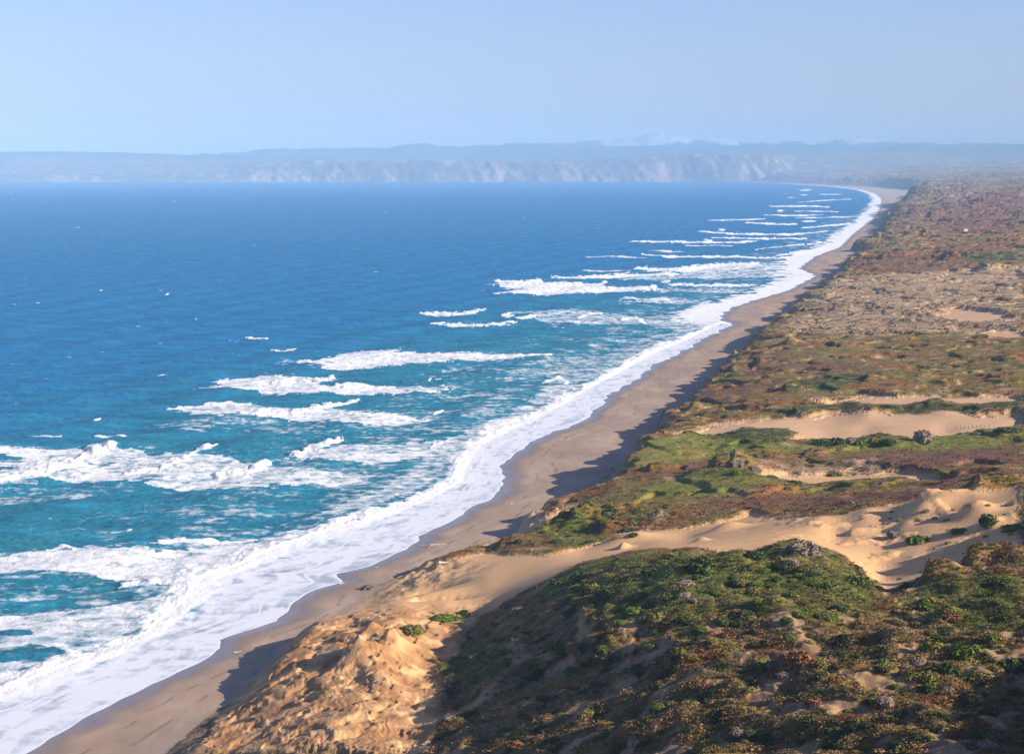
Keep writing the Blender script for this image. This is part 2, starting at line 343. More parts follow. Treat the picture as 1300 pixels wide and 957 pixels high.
def ocean_material():
    m, n, l, b = mat('sea_water')
    fo = attr_(n, 'foam'); col = attr_(n, 'body'); sw = attr_(n, 'swash')
    nn = noise_(n, l, 0.55, 5, 0.68, stretch=(0.42, 0.30, 1)); nb = noise_(n, l, 0.10, 4, 0.6, stretch=(0.8, 0.5, 1))
    vo = noise_(n, l, 0.22, 6, 0.75, stretch=(0.55, 0.5, 1))
    nz = math_(n, l, 'ADD', math_(n, l, 'MULTIPLY', ramp_(n, l, nn, 0.28, 0.72), 0.45), math_(n, l, 'ADD', math_(n, l, 'MULTIPLY', ramp_(n, l, nb, 0.3, 0.7), 0.2), math_(n, l, 'MULTIPLY', ramp_(n, l, vo, 0.3, 0.7), 0.35)))
    d = math_(n, l, 'SUBTRACT', fo.outputs['Fac'], nz)
    fac = math_(n, l, 'ADD', math_(n, l, 'MULTIPLY', d, 2.4), 0.28, clamp=True)
    # body colour mottling
    mott = noise_(n, l, 0.05, 7, 0.72, stretch=(0.35, 1.0, 1)); f = math_(n, l, 'ADD', math_(n, l, 'MULTIPLY', math_(n, l, 'SUBTRACT', mott, 0.5), 1.7), 1.0)
    sc_ = n.new('ShaderNodeVectorMath'); sc_.operation = 'SCALE'; l.new(col.outputs['Color'], sc_.inputs[0]); l.new(f, sc_.inputs['Scale'])
    wd_ = n.new('ShaderNodeBsdfDiffuse'); l.new(sc_.outputs[0], wd_.inputs['Color']); wg = n.new('ShaderNodeBsdfGlossy'); wg.inputs['Roughness'].default_value = 0.25
    wm = n.new('ShaderNodeMixShader'); wm.inputs[0].default_value = 0.085; l.new(wd_.outputs[0], wm.inputs[1]); l.new(wg.outputs[0], wm.inputs[2]); n.remove(b)
    bp = n.new('ShaderNodeBump'); bp.inputs['Distance'].default_value = 1.0; bp.inputs['Strength'].default_value = 1.0
    h1 = noise_(n, l, 0.45, 5, 0.62, stretch=(0.6, 1, 1)); h2 = noise_(n, l, 0.07, 4, 0.6, stretch=(0.6, 1, 1))
    hs = math_(n, l, 'ADD', math_(n, l, 'MULTIPLY', h1, 0.8), math_(n, l, 'MULTIPLY', h2, 4.0))
    damp = math_(n, l, 'SUBTRACT', 1.0, math_(n, l, 'MULTIPLY', sw.outputs['Fac'], 0.95))
    l.new(math_(n, l, 'MULTIPLY', hs, damp), bp.inputs['Height']); l.new(bp.outputs[0], wd_.inputs['Normal']); l.new(bp.outputs[0], wg.inputs['Normal'])
    fb = n.new('ShaderNodeBsdfDiffuse'); 
    fm = n.new('ShaderNodeMix'); fm.data_type = 'RGBA'; fm.inputs[6].default_value = (0.70, 0.71, 0.72, 1); fm.inputs[7].default_value = (0.58, 0.605, 0.665, 1); l.new(sw.outputs['Fac'], fm.inputs[0]); l.new(fm.outputs[2], fb.inputs['Color'])
    bp2 = n.new('ShaderNodeBump'); bp2.inputs['Distance'].default_value = 1.0; bp2.inputs['Strength'].default_value = 0.65
    l.new(math_(n, l, 'MULTIPLY', noise_(n, l, 0.9, 5, 0.7), damp), bp2.inputs['Height']); l.new(bp2.outputs[0], fb.inputs['Normal'])
    mx = n.new('ShaderNodeMixShader'); l.new(fac, mx.inputs[0]); l.new(wm.outputs[0], mx.inputs[1]); l.new(fb.outputs[0], mx.inputs[2])
    l.new(mx.outputs[0], n['Material Output'].inputs['Surface'])
    return m
def attr_material(name, an='cover', rough=0.95, bump=0.0, bscale=0.02, mottle=0.4):
    m, n, l, b = mat(name); col = attr_(n, an)
    n1 = noise_(n, l, bscale, 5, 0.6); f = math_(n, l, 'ADD', math_(n, l, 'MULTIPLY', math_(n, l, 'SUBTRACT', n1, 0.5), mottle), 1.0)
    sc_ = n.new('ShaderNodeVectorMath'); sc_.operation = 'SCALE'; l.new(col.outputs['Color'], sc_.inputs[0]); l.new(f, sc_.inputs['Scale']); l.new(sc_.outputs[0], b.inputs['Base Color'])
    setin(b, Roughness=rough); b.inputs['Specular IOR Level'].default_value = 0.1
    if bump:
        bp = n.new('ShaderNodeBump'); bp.inputs['Distance'].default_value = bump; l.new(n1, bp.inputs['Height']); l.new(bp.outputs[0], b.inputs['Normal'])
    return m

def mesh_obj(name, co, faces, m, attrs=None, smooth=True, link=True):
    """co (n,3); faces (k,4) int"""
    me = bpy.data.meshes.new(name); nv = len(co); nf = len(faces); ns = faces.shape[1]
    me.vertices.add(nv); me.vertices.foreach_set('co', np.ascontiguousarray(co, np.float32).ravel())
    me.loops.add(nf * ns); me.loops.foreach_set('vertex_index', faces.astype(np.int32).ravel())
    me.polygons.add(nf); me.polygons.foreach_set('loop_start', np.arange(0, nf * ns, ns, dtype=np.int32))
    me.polygons.foreach_set('use_smooth', np.full(nf, smooth, bool))
    for k, v in (attrs or {}).items():
        if v.ndim == 1:
            a = me.attributes.new(k, 'FLOAT', 'POINT'); a.data.foreach_set('value', v.astype(np.float32))
        else:
            a = me.attributes.new(k, 'FLOAT_COLOR', 'POINT'); a.data.foreach_set('color', np.c_[v, np.ones(nv)].astype(np.float32).ravel())
    me.update(); me.validate()
    me.materials.append(m)
    o = bpy.data.objects.new(name, me)
    if link: C.objects.link(o)
    return o
def grid_faces(nr, nc, keep):
    i = np.arange(nr * nc).reshape(nr, nc)
    f = np.stack([i[:-1, :-1], i[:-1, 1:], i[1:, 1:], i[1:, :-1]], -1)
    return f[keep]
def compact(co, faces, attrs):
    used = np.zeros(len(co), bool); used[faces.ravel()] = True
    mp = np.cumsum(used) - 1
    return co[used], mp[faces], {k: v[used] for k, v in attrs.items()}
def structure(o): o['kind'] = 'structure'; return o

# ------------------------------------------------------------------ land and beach
d = [215.0]
while d[-1] < 20900:
    y = d[-1]; d.append(y + 0.62 * max(1.0, y / 650) ** 1.5)
d = np.array(d)
cols = np.r_[np.arange(-420, -60, 8), np.arange(-60, 1360, 1.25), np.arange(1360, 1800, 8)]
D, U = np.meshgrid(d, cols, indexing='ij')
X = (U - CX) / FPX * D; Y = D
print('land grid', X.shape)
xsY = xs(d)[:, None]
ok = X > xsY - np.maximum(12, D * 0.012)
Xf, Yf = X[ok], Y[ok]
h, s, t, sand, veg, cl, dl = height(Xf, Yf, full=True)
# cover colours (true surface colours)
def c3(*a): return np.array(a, np.float64)
SAND = c3(.56, .335, .16); SANDP = c3(.45, .29, .17)
n1 = fbm(Xf, Yf, 30, 4, 101); n2 = fbm(Xf, Yf, 9, 4, 103); n3 = fbm(Xf, Yf, 60, 3, 107); n4 = fbm(Xf, Yf, 3, 3, 109)
def mixc(a, b, f): f = np.clip(f, 0, 1)[:, None]; return a * (1 - f) + b * f
OLIVE = c3(.20, .155, .04); RUST = c3(.27, .115, .045); PURP = c3(.18, .09, .065); STRAW = c3(.46, .33, .215); GREEN = c3(.135, .175, .03); DARK = c3(.05, .06, .022); GREYB = c3(.25, .17, .12); LIME = c3(.19, .18, .045)
base = np.tile(OLIVE, (len(Xf), 1))
base = mixc(base, RUST, sstep(-0.12, 0.28, n1) * .85); base = mixc(base, GREYB, sstep(0.1, 0.4, n2) * 0.8); base = mixc(base, STRAW, sstep(0.12, 0.45, fbm(Xf, Yf, 14, 4, 111)) * 0.7)
base = mixc(base, DARK, sstep(0.15, 0.4, fbm(Xf, Yf, 11, 4, 113)) * 0.8); base = mixc(base, LIME, sstep(0.15, 0.45, n3) * 0.35)
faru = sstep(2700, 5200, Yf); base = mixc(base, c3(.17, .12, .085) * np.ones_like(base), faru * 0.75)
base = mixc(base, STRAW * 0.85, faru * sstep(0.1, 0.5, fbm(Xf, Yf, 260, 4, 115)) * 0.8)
near = sstep(560, 500, Yf)
rug = mixc(np.tile(c3(.27, .175, .09), (len(Xf), 1)), RUST * 0.7, sstep(0.05, 0.4, n2)); rug = mixc(rug, OLIVE, sstep(-0.05, 0.25, n4)); rug = mixc(rug, DARK, sstep(0.05, 0.3, fbm(Xf, Yf, 6, 3, 117)))
base = mixc(base, rug, near)
bare = sstep(0.13, 0.26, fbm(Xf, Yf * .8, 11, 4, 131) + .25 * n4) * near
base = mixc(base, mixc(np.tile(c3(.36, .235, .135), (len(Xf), 1)), c3(.21, .135, .08), sstep(-.1, .3, n4)), bare)
def z_(name, k=1.0): return soft(name, Xf, Yf, k)
g = z_('green'); gc = mixc(np.tile(GREEN, (len(Xf), 1)), LIME, sstep(-0.1, 0.4, n1)); gc = mixc(gc, DARK, sstep(0.0, 0.35, n2) * 0.8 * (0.3 + 0.7 * near)); gc = mixc(gc, GREYB * 0.6, sstep(0.15, 0.4, n4) * 0.6)
base = mixc(base, gc, g * (0.78 + n2 * 0.6))
st = z_('straw', 2); sc2 = mixc(np.tile(STRAW, (len(Xf), 1)), GREYB, sstep(-0.05, 0.3, n2)); sc2 = mixc(sc2, PURP, sstep(0.1, 0.5, n3) * 0.5)
base = mixc(base, sc2, st * 0.9)
base = mixc(base, PURP * (1 + 0.0), z_('purple', 2) * (0.85 + n2 * 0.5))
rd = mixc(np.tile(c3(.19, .085, .055), (len(Xf), 1)), OLIVE, sstep(0.05, 0.4, n2)); rd = mixc(rd, GREYB, sstep(0.1, 0.4, fbm(Xf, Yf, 25, 4, 119)) * 0.6)
base = mixc(base, rd, z_('red', 2) * 0.85)
base = mixc(base, mixc(np.tile(DARK * 1.1, (len(Xf), 1)), GREEN, sstep(0, 0.4, n2)), z_('dark') * 0.9)
md = z_('meadow'); base = mixc(base, mixc(np.tile(c3(.165, .18, .035), (len(Xf), 1)), c3(.24, .20, .05), sstep(-.1, .3, n1)), md * .85)
veg = veg * (1 - .6 * md * sstep(.1, -.1, n2))
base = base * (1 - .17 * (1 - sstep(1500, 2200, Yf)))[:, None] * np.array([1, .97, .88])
patch = sstep(0.42, 0.6, fbm(Xf, Yf, 16, 3, 121)) * sstep(700, 1000, Yf) * 0.7
base = mixc(base, SANDP, patch * (1 - faru * 0.6))
sd_c = mixc(np.tile(SAND, (len(Xf), 1)), SANDP, sstep(560, 900, Yf) * 0.8 + 0.25 * n1)
sd_c = mixc(sd_c, c3(.30, .19, .11), sstep(0.2, 0.5, fbm(Xf, Yf, 8, 4, 123)) * 0.45 * sstep(60, 110, Xf))
sd_c = mixc(sd_c, c3(.30, .15, .065), dl * sstep(-0.35, 0.15, n2) * 0.85)
base = mixc(base, sd_c, sand)
cliffc = mixc(np.tile(c3(.27, .17, .105), (len(Xf), 1)), c3(.13, .09, .06), sstep(-0.1, 0.3, n2)); cliffc = mixc(cliffc, c3(.42, .28, .18), sstep(0.15, 0.4, n4) * 0.7)
base = mixc(base, cliffc, sstep(0.15, 0.55, cl) * (1 - sand * 0.8) * 0.9)
bs = Xf - xs(Yf)
bc = mixc(np.tile(c3(.31, .215, .15), (len(Xf), 1)), c3(.37, .265, .19), sstep(-0.2, 0.4, fbm(Xf, Yf * 0.4, 18, 4, 125)))
wet = sstep(13, 2.0, bs + 5 * fbm(Xf, Yf, 20, 2, 127)); bc = mixc(bc, c3(.125, .10, .09), wet * 0.75)
wrk = np.exp(-((bs - 15 - 5 * fbm(Yf, Yf * 0, 45, 3, 141)) / .45) ** 2) + np.exp(-((bs - 25 - 6 * fbm(Yf, Yf * 0, 60, 3, 143)) / .5) ** 2)
bc = mixc(bc, c3(.10, .08, .06), wrk * sstep(-.1, .2, fbm(Xf, Yf, 12, 3, 145)) * .7 * (Yf < 2000)); bc = mixc(bc, c3(.22, .165, .125), sstep(.05, .3, fbm(Xf, Yf * .3, 30, 4, 147)) * .5)
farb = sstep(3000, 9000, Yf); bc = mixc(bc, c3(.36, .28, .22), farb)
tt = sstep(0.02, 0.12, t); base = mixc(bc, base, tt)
ripple = sand * sstep(45, 70, Xf) * sstep(100, 80, Xf) + sand * 0.18
veg = veg * tt * (1 - bare * (1 - .7 * z_('green'))) * (1 - sstep(0.1, 0.35, cl) * (Yf > 640)) * (1 - .9 * sstep(10, 4, s - 12) * (Yf > 640) * sstep(-.1,.1,n2))
full = lambda v: None
nv = X.size; idx = np.nonzero(ok.ravel())[0]
def spread(v, w_=None):
    o = np.zeros((nv,) + v.shape[1:], np.float32); o[idx] = v; return o
H = spread(h); co = np.stack([X.ravel(), Y.ravel(), H], -1)
okf = ok[:-1, :-1] & ok[1:, :-1] & ok[:-1, 1:] & ok[1:, 1:]
Tg = spread(t).reshape(X.shape)
isb = (Tg[:-1, :-1] < 0.03)
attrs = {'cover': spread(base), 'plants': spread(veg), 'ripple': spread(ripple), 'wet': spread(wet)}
ML = land_material(); MBe = beach_material()
for nm, keep, m, ks in (('ground', okf & ~isb, ML, ('cover', 'plants', 'ripple')), ('beach', okf & isb, MBe, ('cover', 'wet'))):
    f = grid_faces(*X.shape, keep); c_, f_, a_ = compact(co, f, {k: attrs[k] for k in ks})
    structure(mesh_obj(nm, c_, f_, m, a_)); print(nm, len(c_))
spread_land = attrs['cover'].reshape(len(d), len(cols), 3); GH = H.reshape(len(d), len(cols)); GH = np.where(ok, GH, -5); LD = d.copy(); LC = cols.copy(); GV_ = attrs['plants'].reshape(len(d), len(cols))
# hill slope close under the camera
d2 = np.linspace(-60, 215, 40); c2 = np.linspace(-160, 200, 60); D2, X2 = np.meshgrid(d2, c2, indexing='ij')
hz = upland(X2, np.full_like(X2, 215.0)); tq = sstep(215, 20, D2); H2 = np.minimum(138.2 - 0.55 * np.maximum(D2, 0) - 0.0016 * X2 ** 2, 138.2) * (1 - sstep(150, 215, D2)) + hz * sstep(150, 215, D2)
ke = np.ones((39, 59), bool)
structure(mesh_obj('hillside', np.stack([X2.ravel(), D2.ravel(), H2.ravel() - 0.3], -1), grid_faces(40, 60, ke), ML,
    {'cover': np.tile(OLIVE, (X2.size, 1)), 'plants': np.ones(X2.size), 'ripple': np.zeros(X2.size)}))

# ------------------------------------------------------------------ ocean
rowsp = np.r_[np.arange(1150, 960, -6), np.arange(960, 300, -0.8), np.arange(300, 231, -0.35), 230.6, 230, 229]
_, dr_ = at_z(np.full(rowsp.shape, 650.0), rowsp)
colo = np.r_[np.arange(-1500, -40, 20), np.arange(-40, 1180, 1.2), np.arange(1180, 1300, 6)]
D, U = np.meshgrid(dr_, colo, indexing='ij'); X = (U - CX) / FPX * D; Y = D
xsY = xs(dr_)[:, None]; ok = X < xsY + np.maximum(3, D * 0.004)
Xf, Yf = X[ok], Y[ok]
PXo, PYo = to_px(Xf, Yf, np.zeros_like(Xf)); print('ocean', len(Xf))
off = xs(Yf) - Xf                       # metres seaward of the water's edge
wn = fbm(Xf, Yf * 0.7, 26, 4, 201); wn2 = fbm(Xf, Yf * 0.6, 7, 4, 203); wn3 = fbm(Xf * 0.35, Yf * 0.8, 5, 4, 207)
lat = Yf / FPX                          # metres across per unit of the survey grid
def wpoly(pts):
    x, y = at_z([p[0] for p in pts], [p[1] for p in pts]); return list(zip(x, y))
k = np.clip(Yf / 800, 0.7, 10)
WX = Xf + wn * 7 * k + wn3 * 5 * k; WY = Yf + wn2 * 9 * k ** 1.6 + wn * 8 * k ** 1.6
foam = np.zeros_like(Xf); lift = np.zeros_like(Xf); bright = np.zeros_like(Xf)
PATCH0 = [
 (.78, [(-60,566),(0,568),(60,569),(120,567),(143,566),(135,575),(105,590),(62,603),(0,613),(-60,618)]),
 (-.45, [(-30,576),(28,577),(34,583),(-30,586)]), (-.35, [(-30,590),(25,592),(10,597),(-30,598)]),
 (.68, [(140,567),(180,574),(240,577),(270,577),(330,589),(345,590),(420,598),(470,606),(440,614),(330,618),(220,621),(180,616),(150,612),(90,608),(60,606),(105,592),(125,578)]),
 (.42, [(-40,622),(60,617),(160,618),(175,624),(130,630),(80,637),(-40,641)]),
 (.70, [(370,579),(400,572),(433,566),(500,564),(558,561),(562,568),(548,575),(520,582),(480,587),(420,585),(380,582)]),
 (.45, [(340,590),(420,592),(500,594),(520,603),(500,618),(440,620),(360,616),(330,605)]),
 (.72, [(205,518),(250,515),(290,510),(318,515),(370,518),(420,517),(440,523),(500,526),(548,533),(500,539),(430,537),(340,529),(250,525)]),
 (.40, [(200,536),(290,526),(420,540),(480,541),(420,552),(330,548),(220,545)]),
 (.76, [(285,480),(345,477),(400,481),(422,479),(424,484),(398,489),(500,492),(582,494),(545,499),(430,500),(330,498),(250,490),(290,487)]),
 (.76, [(408,458),(440,446),(520,446),(545,448),(620,449),(682,452),(620,456),(560,459),(480,466),(420,469),(390,464)]),
 (.5, [(560,465),(610,464),(600,470),(560,469)]), (.4, [(355,455),(400,457),(430,460),(400,463),(360,460)]),
 (.7, [(640,412),(600,410),(545,412),(620,415),(655,412)]),
 (.55, [(650,395),(740,393),(800,402),(860,400),(900,402),(960,380),(940,412),(880,420),(820,413),(740,411),(690,408)]),
 (.8, [(615,362),(640,359),(665,356),(700,358),(770,361),(760,365),(832,364),(830,369),(740,372),(690,374),(630,372),(660,367)]),
 (.55, [(832,365),(900,367),(950,366),(940,371),(840,369)]),
 (.58, [(740,353),(790,350),(860,348),(930,338),(965,334),(1010,337),(1040,347),(1000,352),(880,354),(800,355)]),
 (.72, [(806,341),(850,344),(900,338),(960,333),(970,337),(900,346),(850,346)]),
 (.6, [(780,382),(840,378),(900,382),(860,386)]),
 (.84, [(-60,702),(0,702),(60,697),(130,696),(130,700),(200,701),(310,690),(400,672),(460,650),(480,665),(330,705),(240,742),(200,742),(160,736),(110,729),(60,722),(0,728),(-60,730)]),
 (.6, [(190,690),(215,685),(310,688),(400,662),(395,675),(310,697),(215,697)]),
 (.70, [(-60,776),(0,780),(110,774),(195,760),(250,740),(250,790),(180,815),(110,842),(40,870),(-60,905)]),
 (-.45, [(-40,800),(25,800),(42,804),(20,808),(-40,807)]), (-.4, [(-40,822),(50,821),(95,828),(100,836),(60,842),(-40,844)]),
 (.4, [(20,752),(100,748),(190,742),(190,752),(120,760),(60,766)]),
 (.62, [(380,660),(480,640),(540,615),(560,590),(600,560),(640,545),(700,515),(740,490),(700,490),(640,530),(560,560),(520,600),(480,625)]),
 (.5, [(480,660),(560,630),(600,580),(560,575),(500,600),(520,620)]),
 (.5, [(690,455),(760,450),(830,425),(880,415),(900,425),(860,440),(800,465),(750,490),(640,480)]),
 (.4, [(430,545),(560,520),(700,495),(660,520),(560,545)]),
]
WX2 = Xf + wn * 22 * k - wn3 * 16 * k; WY2 = Yf - wn2 * 26 * k ** 1.6 + wn * 20 * k ** 1.6
for (v, pts) in PATCH0:
    if v > 0: m = in_poly(WX2, WY2, wpoly(pts)); foam = np.where(m, np.maximum(foam, v * 0.55 + .2 * wn3), foam)
for (v, pts) in PATCH0:
    m = in_poly(WX, WY, wpoly(pts)); vv = v + (.30 * wn3 + .2 * wn2 + .15 * wn if v > 0 else 0); foam = np.where(m, np.maximum(foam, vv) if v > 0 else foam + v, foam)
def stroke(pts, th, v, hgt=0.0):
    """breaking crest: along pts, th = thickness in survey units, hgt = lift in metres"""
    global foam, lift, bright
    x0 = min(p[0] for p in pts) - 14; x1 = max(p[0] for p in pts) + 14; y0 = min(p[1] for p in pts) - 14; y1 = max(p[1] for p in pts) + 14
    i = np.nonzero((PXo > x0) & (PXo < x1) & (PYo > y0) & (PYo < y1))[0]
    if len(i) == 0: return
    jx = wn[i] * 5; jy = wn2[i] * 2.2 + wn3[i] * 1.5
    qx = PXo[i] + jx; qy = PYo[i] + jy * min(1, th / 2.0)
    best = np.full(len(i), 1e9); tap = np.zeros(len(i)); L = sum(math.dist(pts[j], pts[j + 1]) for j in range(len(pts) - 1)); run = 0
    for j in range(len(pts) - 1):
        ax, ay = pts[j]; bx, by = pts[j + 1]; l2 = (bx - ax) ** 2 + (by - ay) ** 2; l = math.sqrt(l2)
        tt_ = np.clip(((qx - ax) * (bx - ax) + (qy - ay) * (by - ay)) / max(l2, 1e-6), 0, 1)
        dd_ = np.hypot((qx - ax - tt_ * (bx - ax)) * 0.6, qy - ay - tt_ * (by - ay)); c = dd_ < best
        best = np.where(c, dd_, best); tap = np.where(c, (run + tt_ * l) / L, tap); run += l
    thv = th * (0.45 + 0.7 * np.sin(np.clip(tap, 0.02, 0.98) * math.pi) ** 0.5 + 0.5 * wn2[i] + 0.9 * wn[i])
    f = sstep(1.6, 0.3, best / np.maximum(thv, .35)); foam[i] = np.maximum(foam[i], f * v); bright[i] = np.maximum(bright[i], f)
    if hgt: lift[i] = np.maximum(lift[i], hgt * np.clip(0.7 + 1.3 * wn2[i] + .8 * wn[i], 0.1, 1.3) * np.exp(-(best / (np.maximum(thv, .5) * 1.1)) ** 2))
BORE = [(-60,905),(0,880),(33,866),(110,837),(187,805),(215,780),(240,760),(252,738),(300,720),(350,697),(400,680),(433,670),(480,655),(530,635),(575,612),(590,585),(600,566),(640,545),(700,517),(735,497),(770,478),(830,446),(866,432),(915,408)]
STROKES = [
 ([(-60,618),(0,608),(50,600),(90,588),(118,576),(140,568)], 7.5, 1.25, 1.7), ([(160,602),(200,597),(225,587),(240,578),(250,573)], 4.2, 1.2, 1.8),
 ([(252,573),(265,569),(275,565)], 2.5, 1.2, 1.5), ([(278,606),(310,599),(330,592),(342,586)], 4.0, 1.2, 1.6), ([(372,578),(400,568),(420,561),(434,558)], 4.0, 1.25, 2.0),
 ([(545,568),(552,564),(560,561)], 3, 1.1, 1.2), ([(305,526),(345,527),(380,523),(405,517),(420,515)], 3.0, 1.2, 1.6), ([(420,515),(440,511),(455,508)], 1.8, 1.15, 1.2),
 ([(440,526),(470,527),(500,528),(540,533)], 2.6, 1.05, .6), ([(262,513),(290,512),(316,514)], 2.6, 1.1, .8), ([(350,486),(395,486),(422,480)], 3.2, 1.2, 1.6), ([(430,491),(470,490),(500,492)], 2.2, 1.1, .6),
 ([(380,459),(410,459),(430,454)], 2.0, 1.15, 1.0), ([(440,462),(500,458),(545,449)], 2.4, 1.0, .6), ([(540,452),(570,450),(620,452),(700,452)], 2.0, 1.1, .8), ([(548,412),(600,414),(640,411),(655,409)], 1.5, 1.15, 1.0),
 ([(534,398),(570,400),(598,398),(614,394)], 2.2, 1.2, 1.6), ([(640,400),(650,401)], 2.4, 1.2, 1.0), ([(655,405),(672,404),(680,402)], 1.6, 1.1, 1),
 ([(735,403),(750,399),(764,399)], 2.0, 1.1, 1), ([(720,408),(735,410)], 1.4, 1.1, .6), ([(790,406),(806,405),(818,411)], 2.4, 1.2, 1.4), ([(630,357),(660,358)], 1.6, 1.1, .8), ([(675,356),(690,357)], 1.4, 1.1, .8),
 ([(635,363),(700,362),(760,361),(770,358)], 2.2, 1.15, 1.0), ([(650,371),(700,369),(760,368),(830,365)], 2.4, 1.15, 1.0), ([(826,365),(832,366)], 2.4, 1.2, 1.4),
 ([(840,358),(850,358)], 2.0, 1.2, 1), ([(845,362),(870,361),(900,363),(960,362)], 1.6, 1.0, .6), ([(785,380),(800,378),(850,381)], 1.3, 1.0, .6), ([(700,352),(740,353),(790,350),(860,348)], 1.8, 1.05, .8),
 ([(806,341),(850,343),(900,338),(962,334)], 2.2, 1.2, 1), ([(745,326),(790,326),(820,328)], .8, .8, .3), ([(815,323),(850,326),(910,326),(1000,328)], 1.1, 1.05, .5), ([(820,318),(870,320)], .8, .85, .3),
 ([(986,325),(1010,321),(1042,316)], 1.6, 1.2, .8), ([(740,344),(800,344)], .8, .8, .3), ([(800,307),(850,307),(895,308),(935,308),(960,306)], 1.1, 1.1, .6), ([(895,306),(902,307)], 2.0, 1.2, 1.4),
 ([(887,294),(930,297),(1000,298),(1050,294)], 1.0, 1.1, .6), ([(914,292),(919,292)], 1.3, 1.2, 1), ([(905,302),(960,303),(1025,303)], .9, 1.05, .5), ([(870,312),(930,312)], .6, .9, .3), ([(900,280),(945,279),(972,278)], .7, 1.0, .4),
 ([(948,283),(990,285),(1012,285)], 1.0, 1.15, .8), ([(1018,281),(1035,281)], .8, 1.0, .5), ([(972,273),(1005,274),(1045,273)], .8, 1.1, .5), ([(977,262),(1030,262),(1052,263)], .9, 1.1, .5), ([(988,268),(994,268)], 1.2, 1.2, 1),
 ([(1010,268),(1065,269)], .6, 1.0, .3), ([(1017,242),(1030,241)], .8, 1.15, .5), ([(1018,248),(1024,248)], .8, 1.1, .5), ([(1040,247),(1068,247)], .5, 1.0, .3), ([(1012,257),(1040,255),(1080,253)], .5, 1.0, .3), ([(1000,251),(1010,251)], .5, 1.0, .3),
 ([(1020,289),(1050,287),(1080,284)], .9, 1.05, .4), ([(1010,277),(1060,276),(1090,275)], .6, .95, .3), ([(960,316),(1040,309)], .9, .95, .4), ([(180,468),(200,468)], .0, .0, 0),
 ([(345,444),(370,446)], .9, .95, .5), ([(310,429),(340,431)], 1.1, 1.05, .8), ([(290,432),(303,433)], .6, .9, .4), ([(358,445),(376,442)], 1.1, 1.1, .8), ([(122,553),(160,554)], 1.0, 1.0, .8), ([(40,555),(78,554)], .9, .8, .5),
 ([(200,476),(215,475)], .6, .8, .4), ([(120,535),(128,533)], .9, 1.1, .6), ([(436,511),(448,510)], 1.4, 1.1, .8), ([(548,480),(544,484)], 1, 1.0, .5), ([(552,524),(562,520)], 1.3, 1.1, .8), ([(142,675),(165,672)], 1.0, 1.0, .6),
 ([(200,690),(230,687),(290,687),(330,683)], 2.0, 1.0, .8), ([(150,745),(180,741),(195,742)], 4.5, 1.0, 1.5), ([(60,697),(80,690),(95,694)], 3.0, .95, .8),
 ([(690,486),(705,480),(720,487)], 2.4, 1.1, 1.2), ([(560,505),(600,500),(640,505)], 2.0, .6, .3)]
for a in STROKES: stroke(*a)
stroke([p for p in BORE if p[1] > 640], 13.0, 1.05, 1.0); stroke([p for p in BORE if 490 < p[1] < 660], 10.0, 1.05, .8); stroke([p for p in BORE if p[1] < 500], 5.0, 1.05, .6)
# swash between the innermost bore and the sand
BY, BX_ = curve_of(BORE); xbore = np.interp(Yf, BY, BX_)
inner = (Xf > xbore - 1) & (Yf < 1750)
sw = np.where(inner, np.clip((Xf - xbore) / np.maximum(xs(Yf) - xbore, 3), 0, 1), 0.0)
lobes = fbm(Xf, Yf * 0.55, 16, 3, 221)
st1 = fbm(off * 0.9 + 4 * lobes, Yf * 0.16, 5, 4, 261)
fl = np.abs(vnoise(sw * 2.6 + 0.9 * fbm(Xf, Yf * .5, 22, 2, 263), Yf / 130, 265))
swf = 0.74 + 0.6 * st1 + 0.3 * wn3 - 0.8 * sstep(0.05, 0.4, fbm(off * 0.8, Yf * 0.2, 12, 3, 267)) * sstep(0.72, 0.95, sw) + 0.4 * sstep(0.10, 0.0, fl)
edge = sstep(1.8, 0.2, off)                          # white lip at the very edge
swf = np.maximum(swf, edge * 0.9)
foam = np.where(inner, np.maximum(foam * (sw < .3), swf), foam)
# far surf belt
fb = sstep(1.0, 0.45, off / (62 * (1 + 0.8 * wn + .5 * wn3))) * sstep(1500, 1900, Yf); foam = np.maximum(foam, fb * (0.95 + 0.5 * wn3))
belt = sstep(1.0, 0.5, off / (60 + 50 * wn)) * (~inner) * 0.55; foam = np.maximum(foam, belt * (0.85 + wn2))
# loose lace in the surf zone, whitecaps outside
zone_ = sstep(260, 60, off) * (Yf < 6000)
foam = np.maximum(foam, zone_ * (0.36 + 0.36 * wn + 0.38 * wn3))
wc = fbm(Xf * 0.5, Yf * 0.9, 9, 3, 231) + 0.35 * fbm(Xf, Yf, 90, 2, 233)
wcf = fbm(Xf * 0.12, Yf * 0.10, 9, 3, 235)
capn = sstep(0.60, 0.70, wc) * (Yf < 2600) + sstep(0.60, 0.66, wcf) * (Yf >= 2600) * 0.9
foam = np.maximum(foam, capn * 0.95)
# relief
swell_dir = Xf * 0.93 - Yf * 0.30
amp = np.clip(off / 90, 0, 1)
sw1 = np.sin((swell_dir + 22 * fbm(Xf, Yf, 160, 2, 241)) / 62 * 2 * math.pi) * 0.65
chop = fbm(Xf * 0.7, Yf, 22, 5, 243, 0.6) * 1.25 + fbm(Xf * 0.8, Yf, 5, 3, 245) * 0.35 * (Yf < 1500)
z = (sw1 + chop) * amp + lift * np.clip(off / 14, 0, 1) + bright * 0.25 * wn2 * np.clip(off / 10, 0, 1)
z = np.where(inner, z * 0.3 + 0.02, z) + 0.01
z = np.where(off < 0, 0.0, z)
teal = sstep(420, 60, off + 120 * wn) * (1 - sstep(1200, 4200, Yf)) + 0.35 * sstep(1800, 700, Yf)
body = mixc(np.tile(c3(.006, .13, .30), (len(Xf), 1)), c3(.014, .16, .24), np.clip(teal, 0, 1))
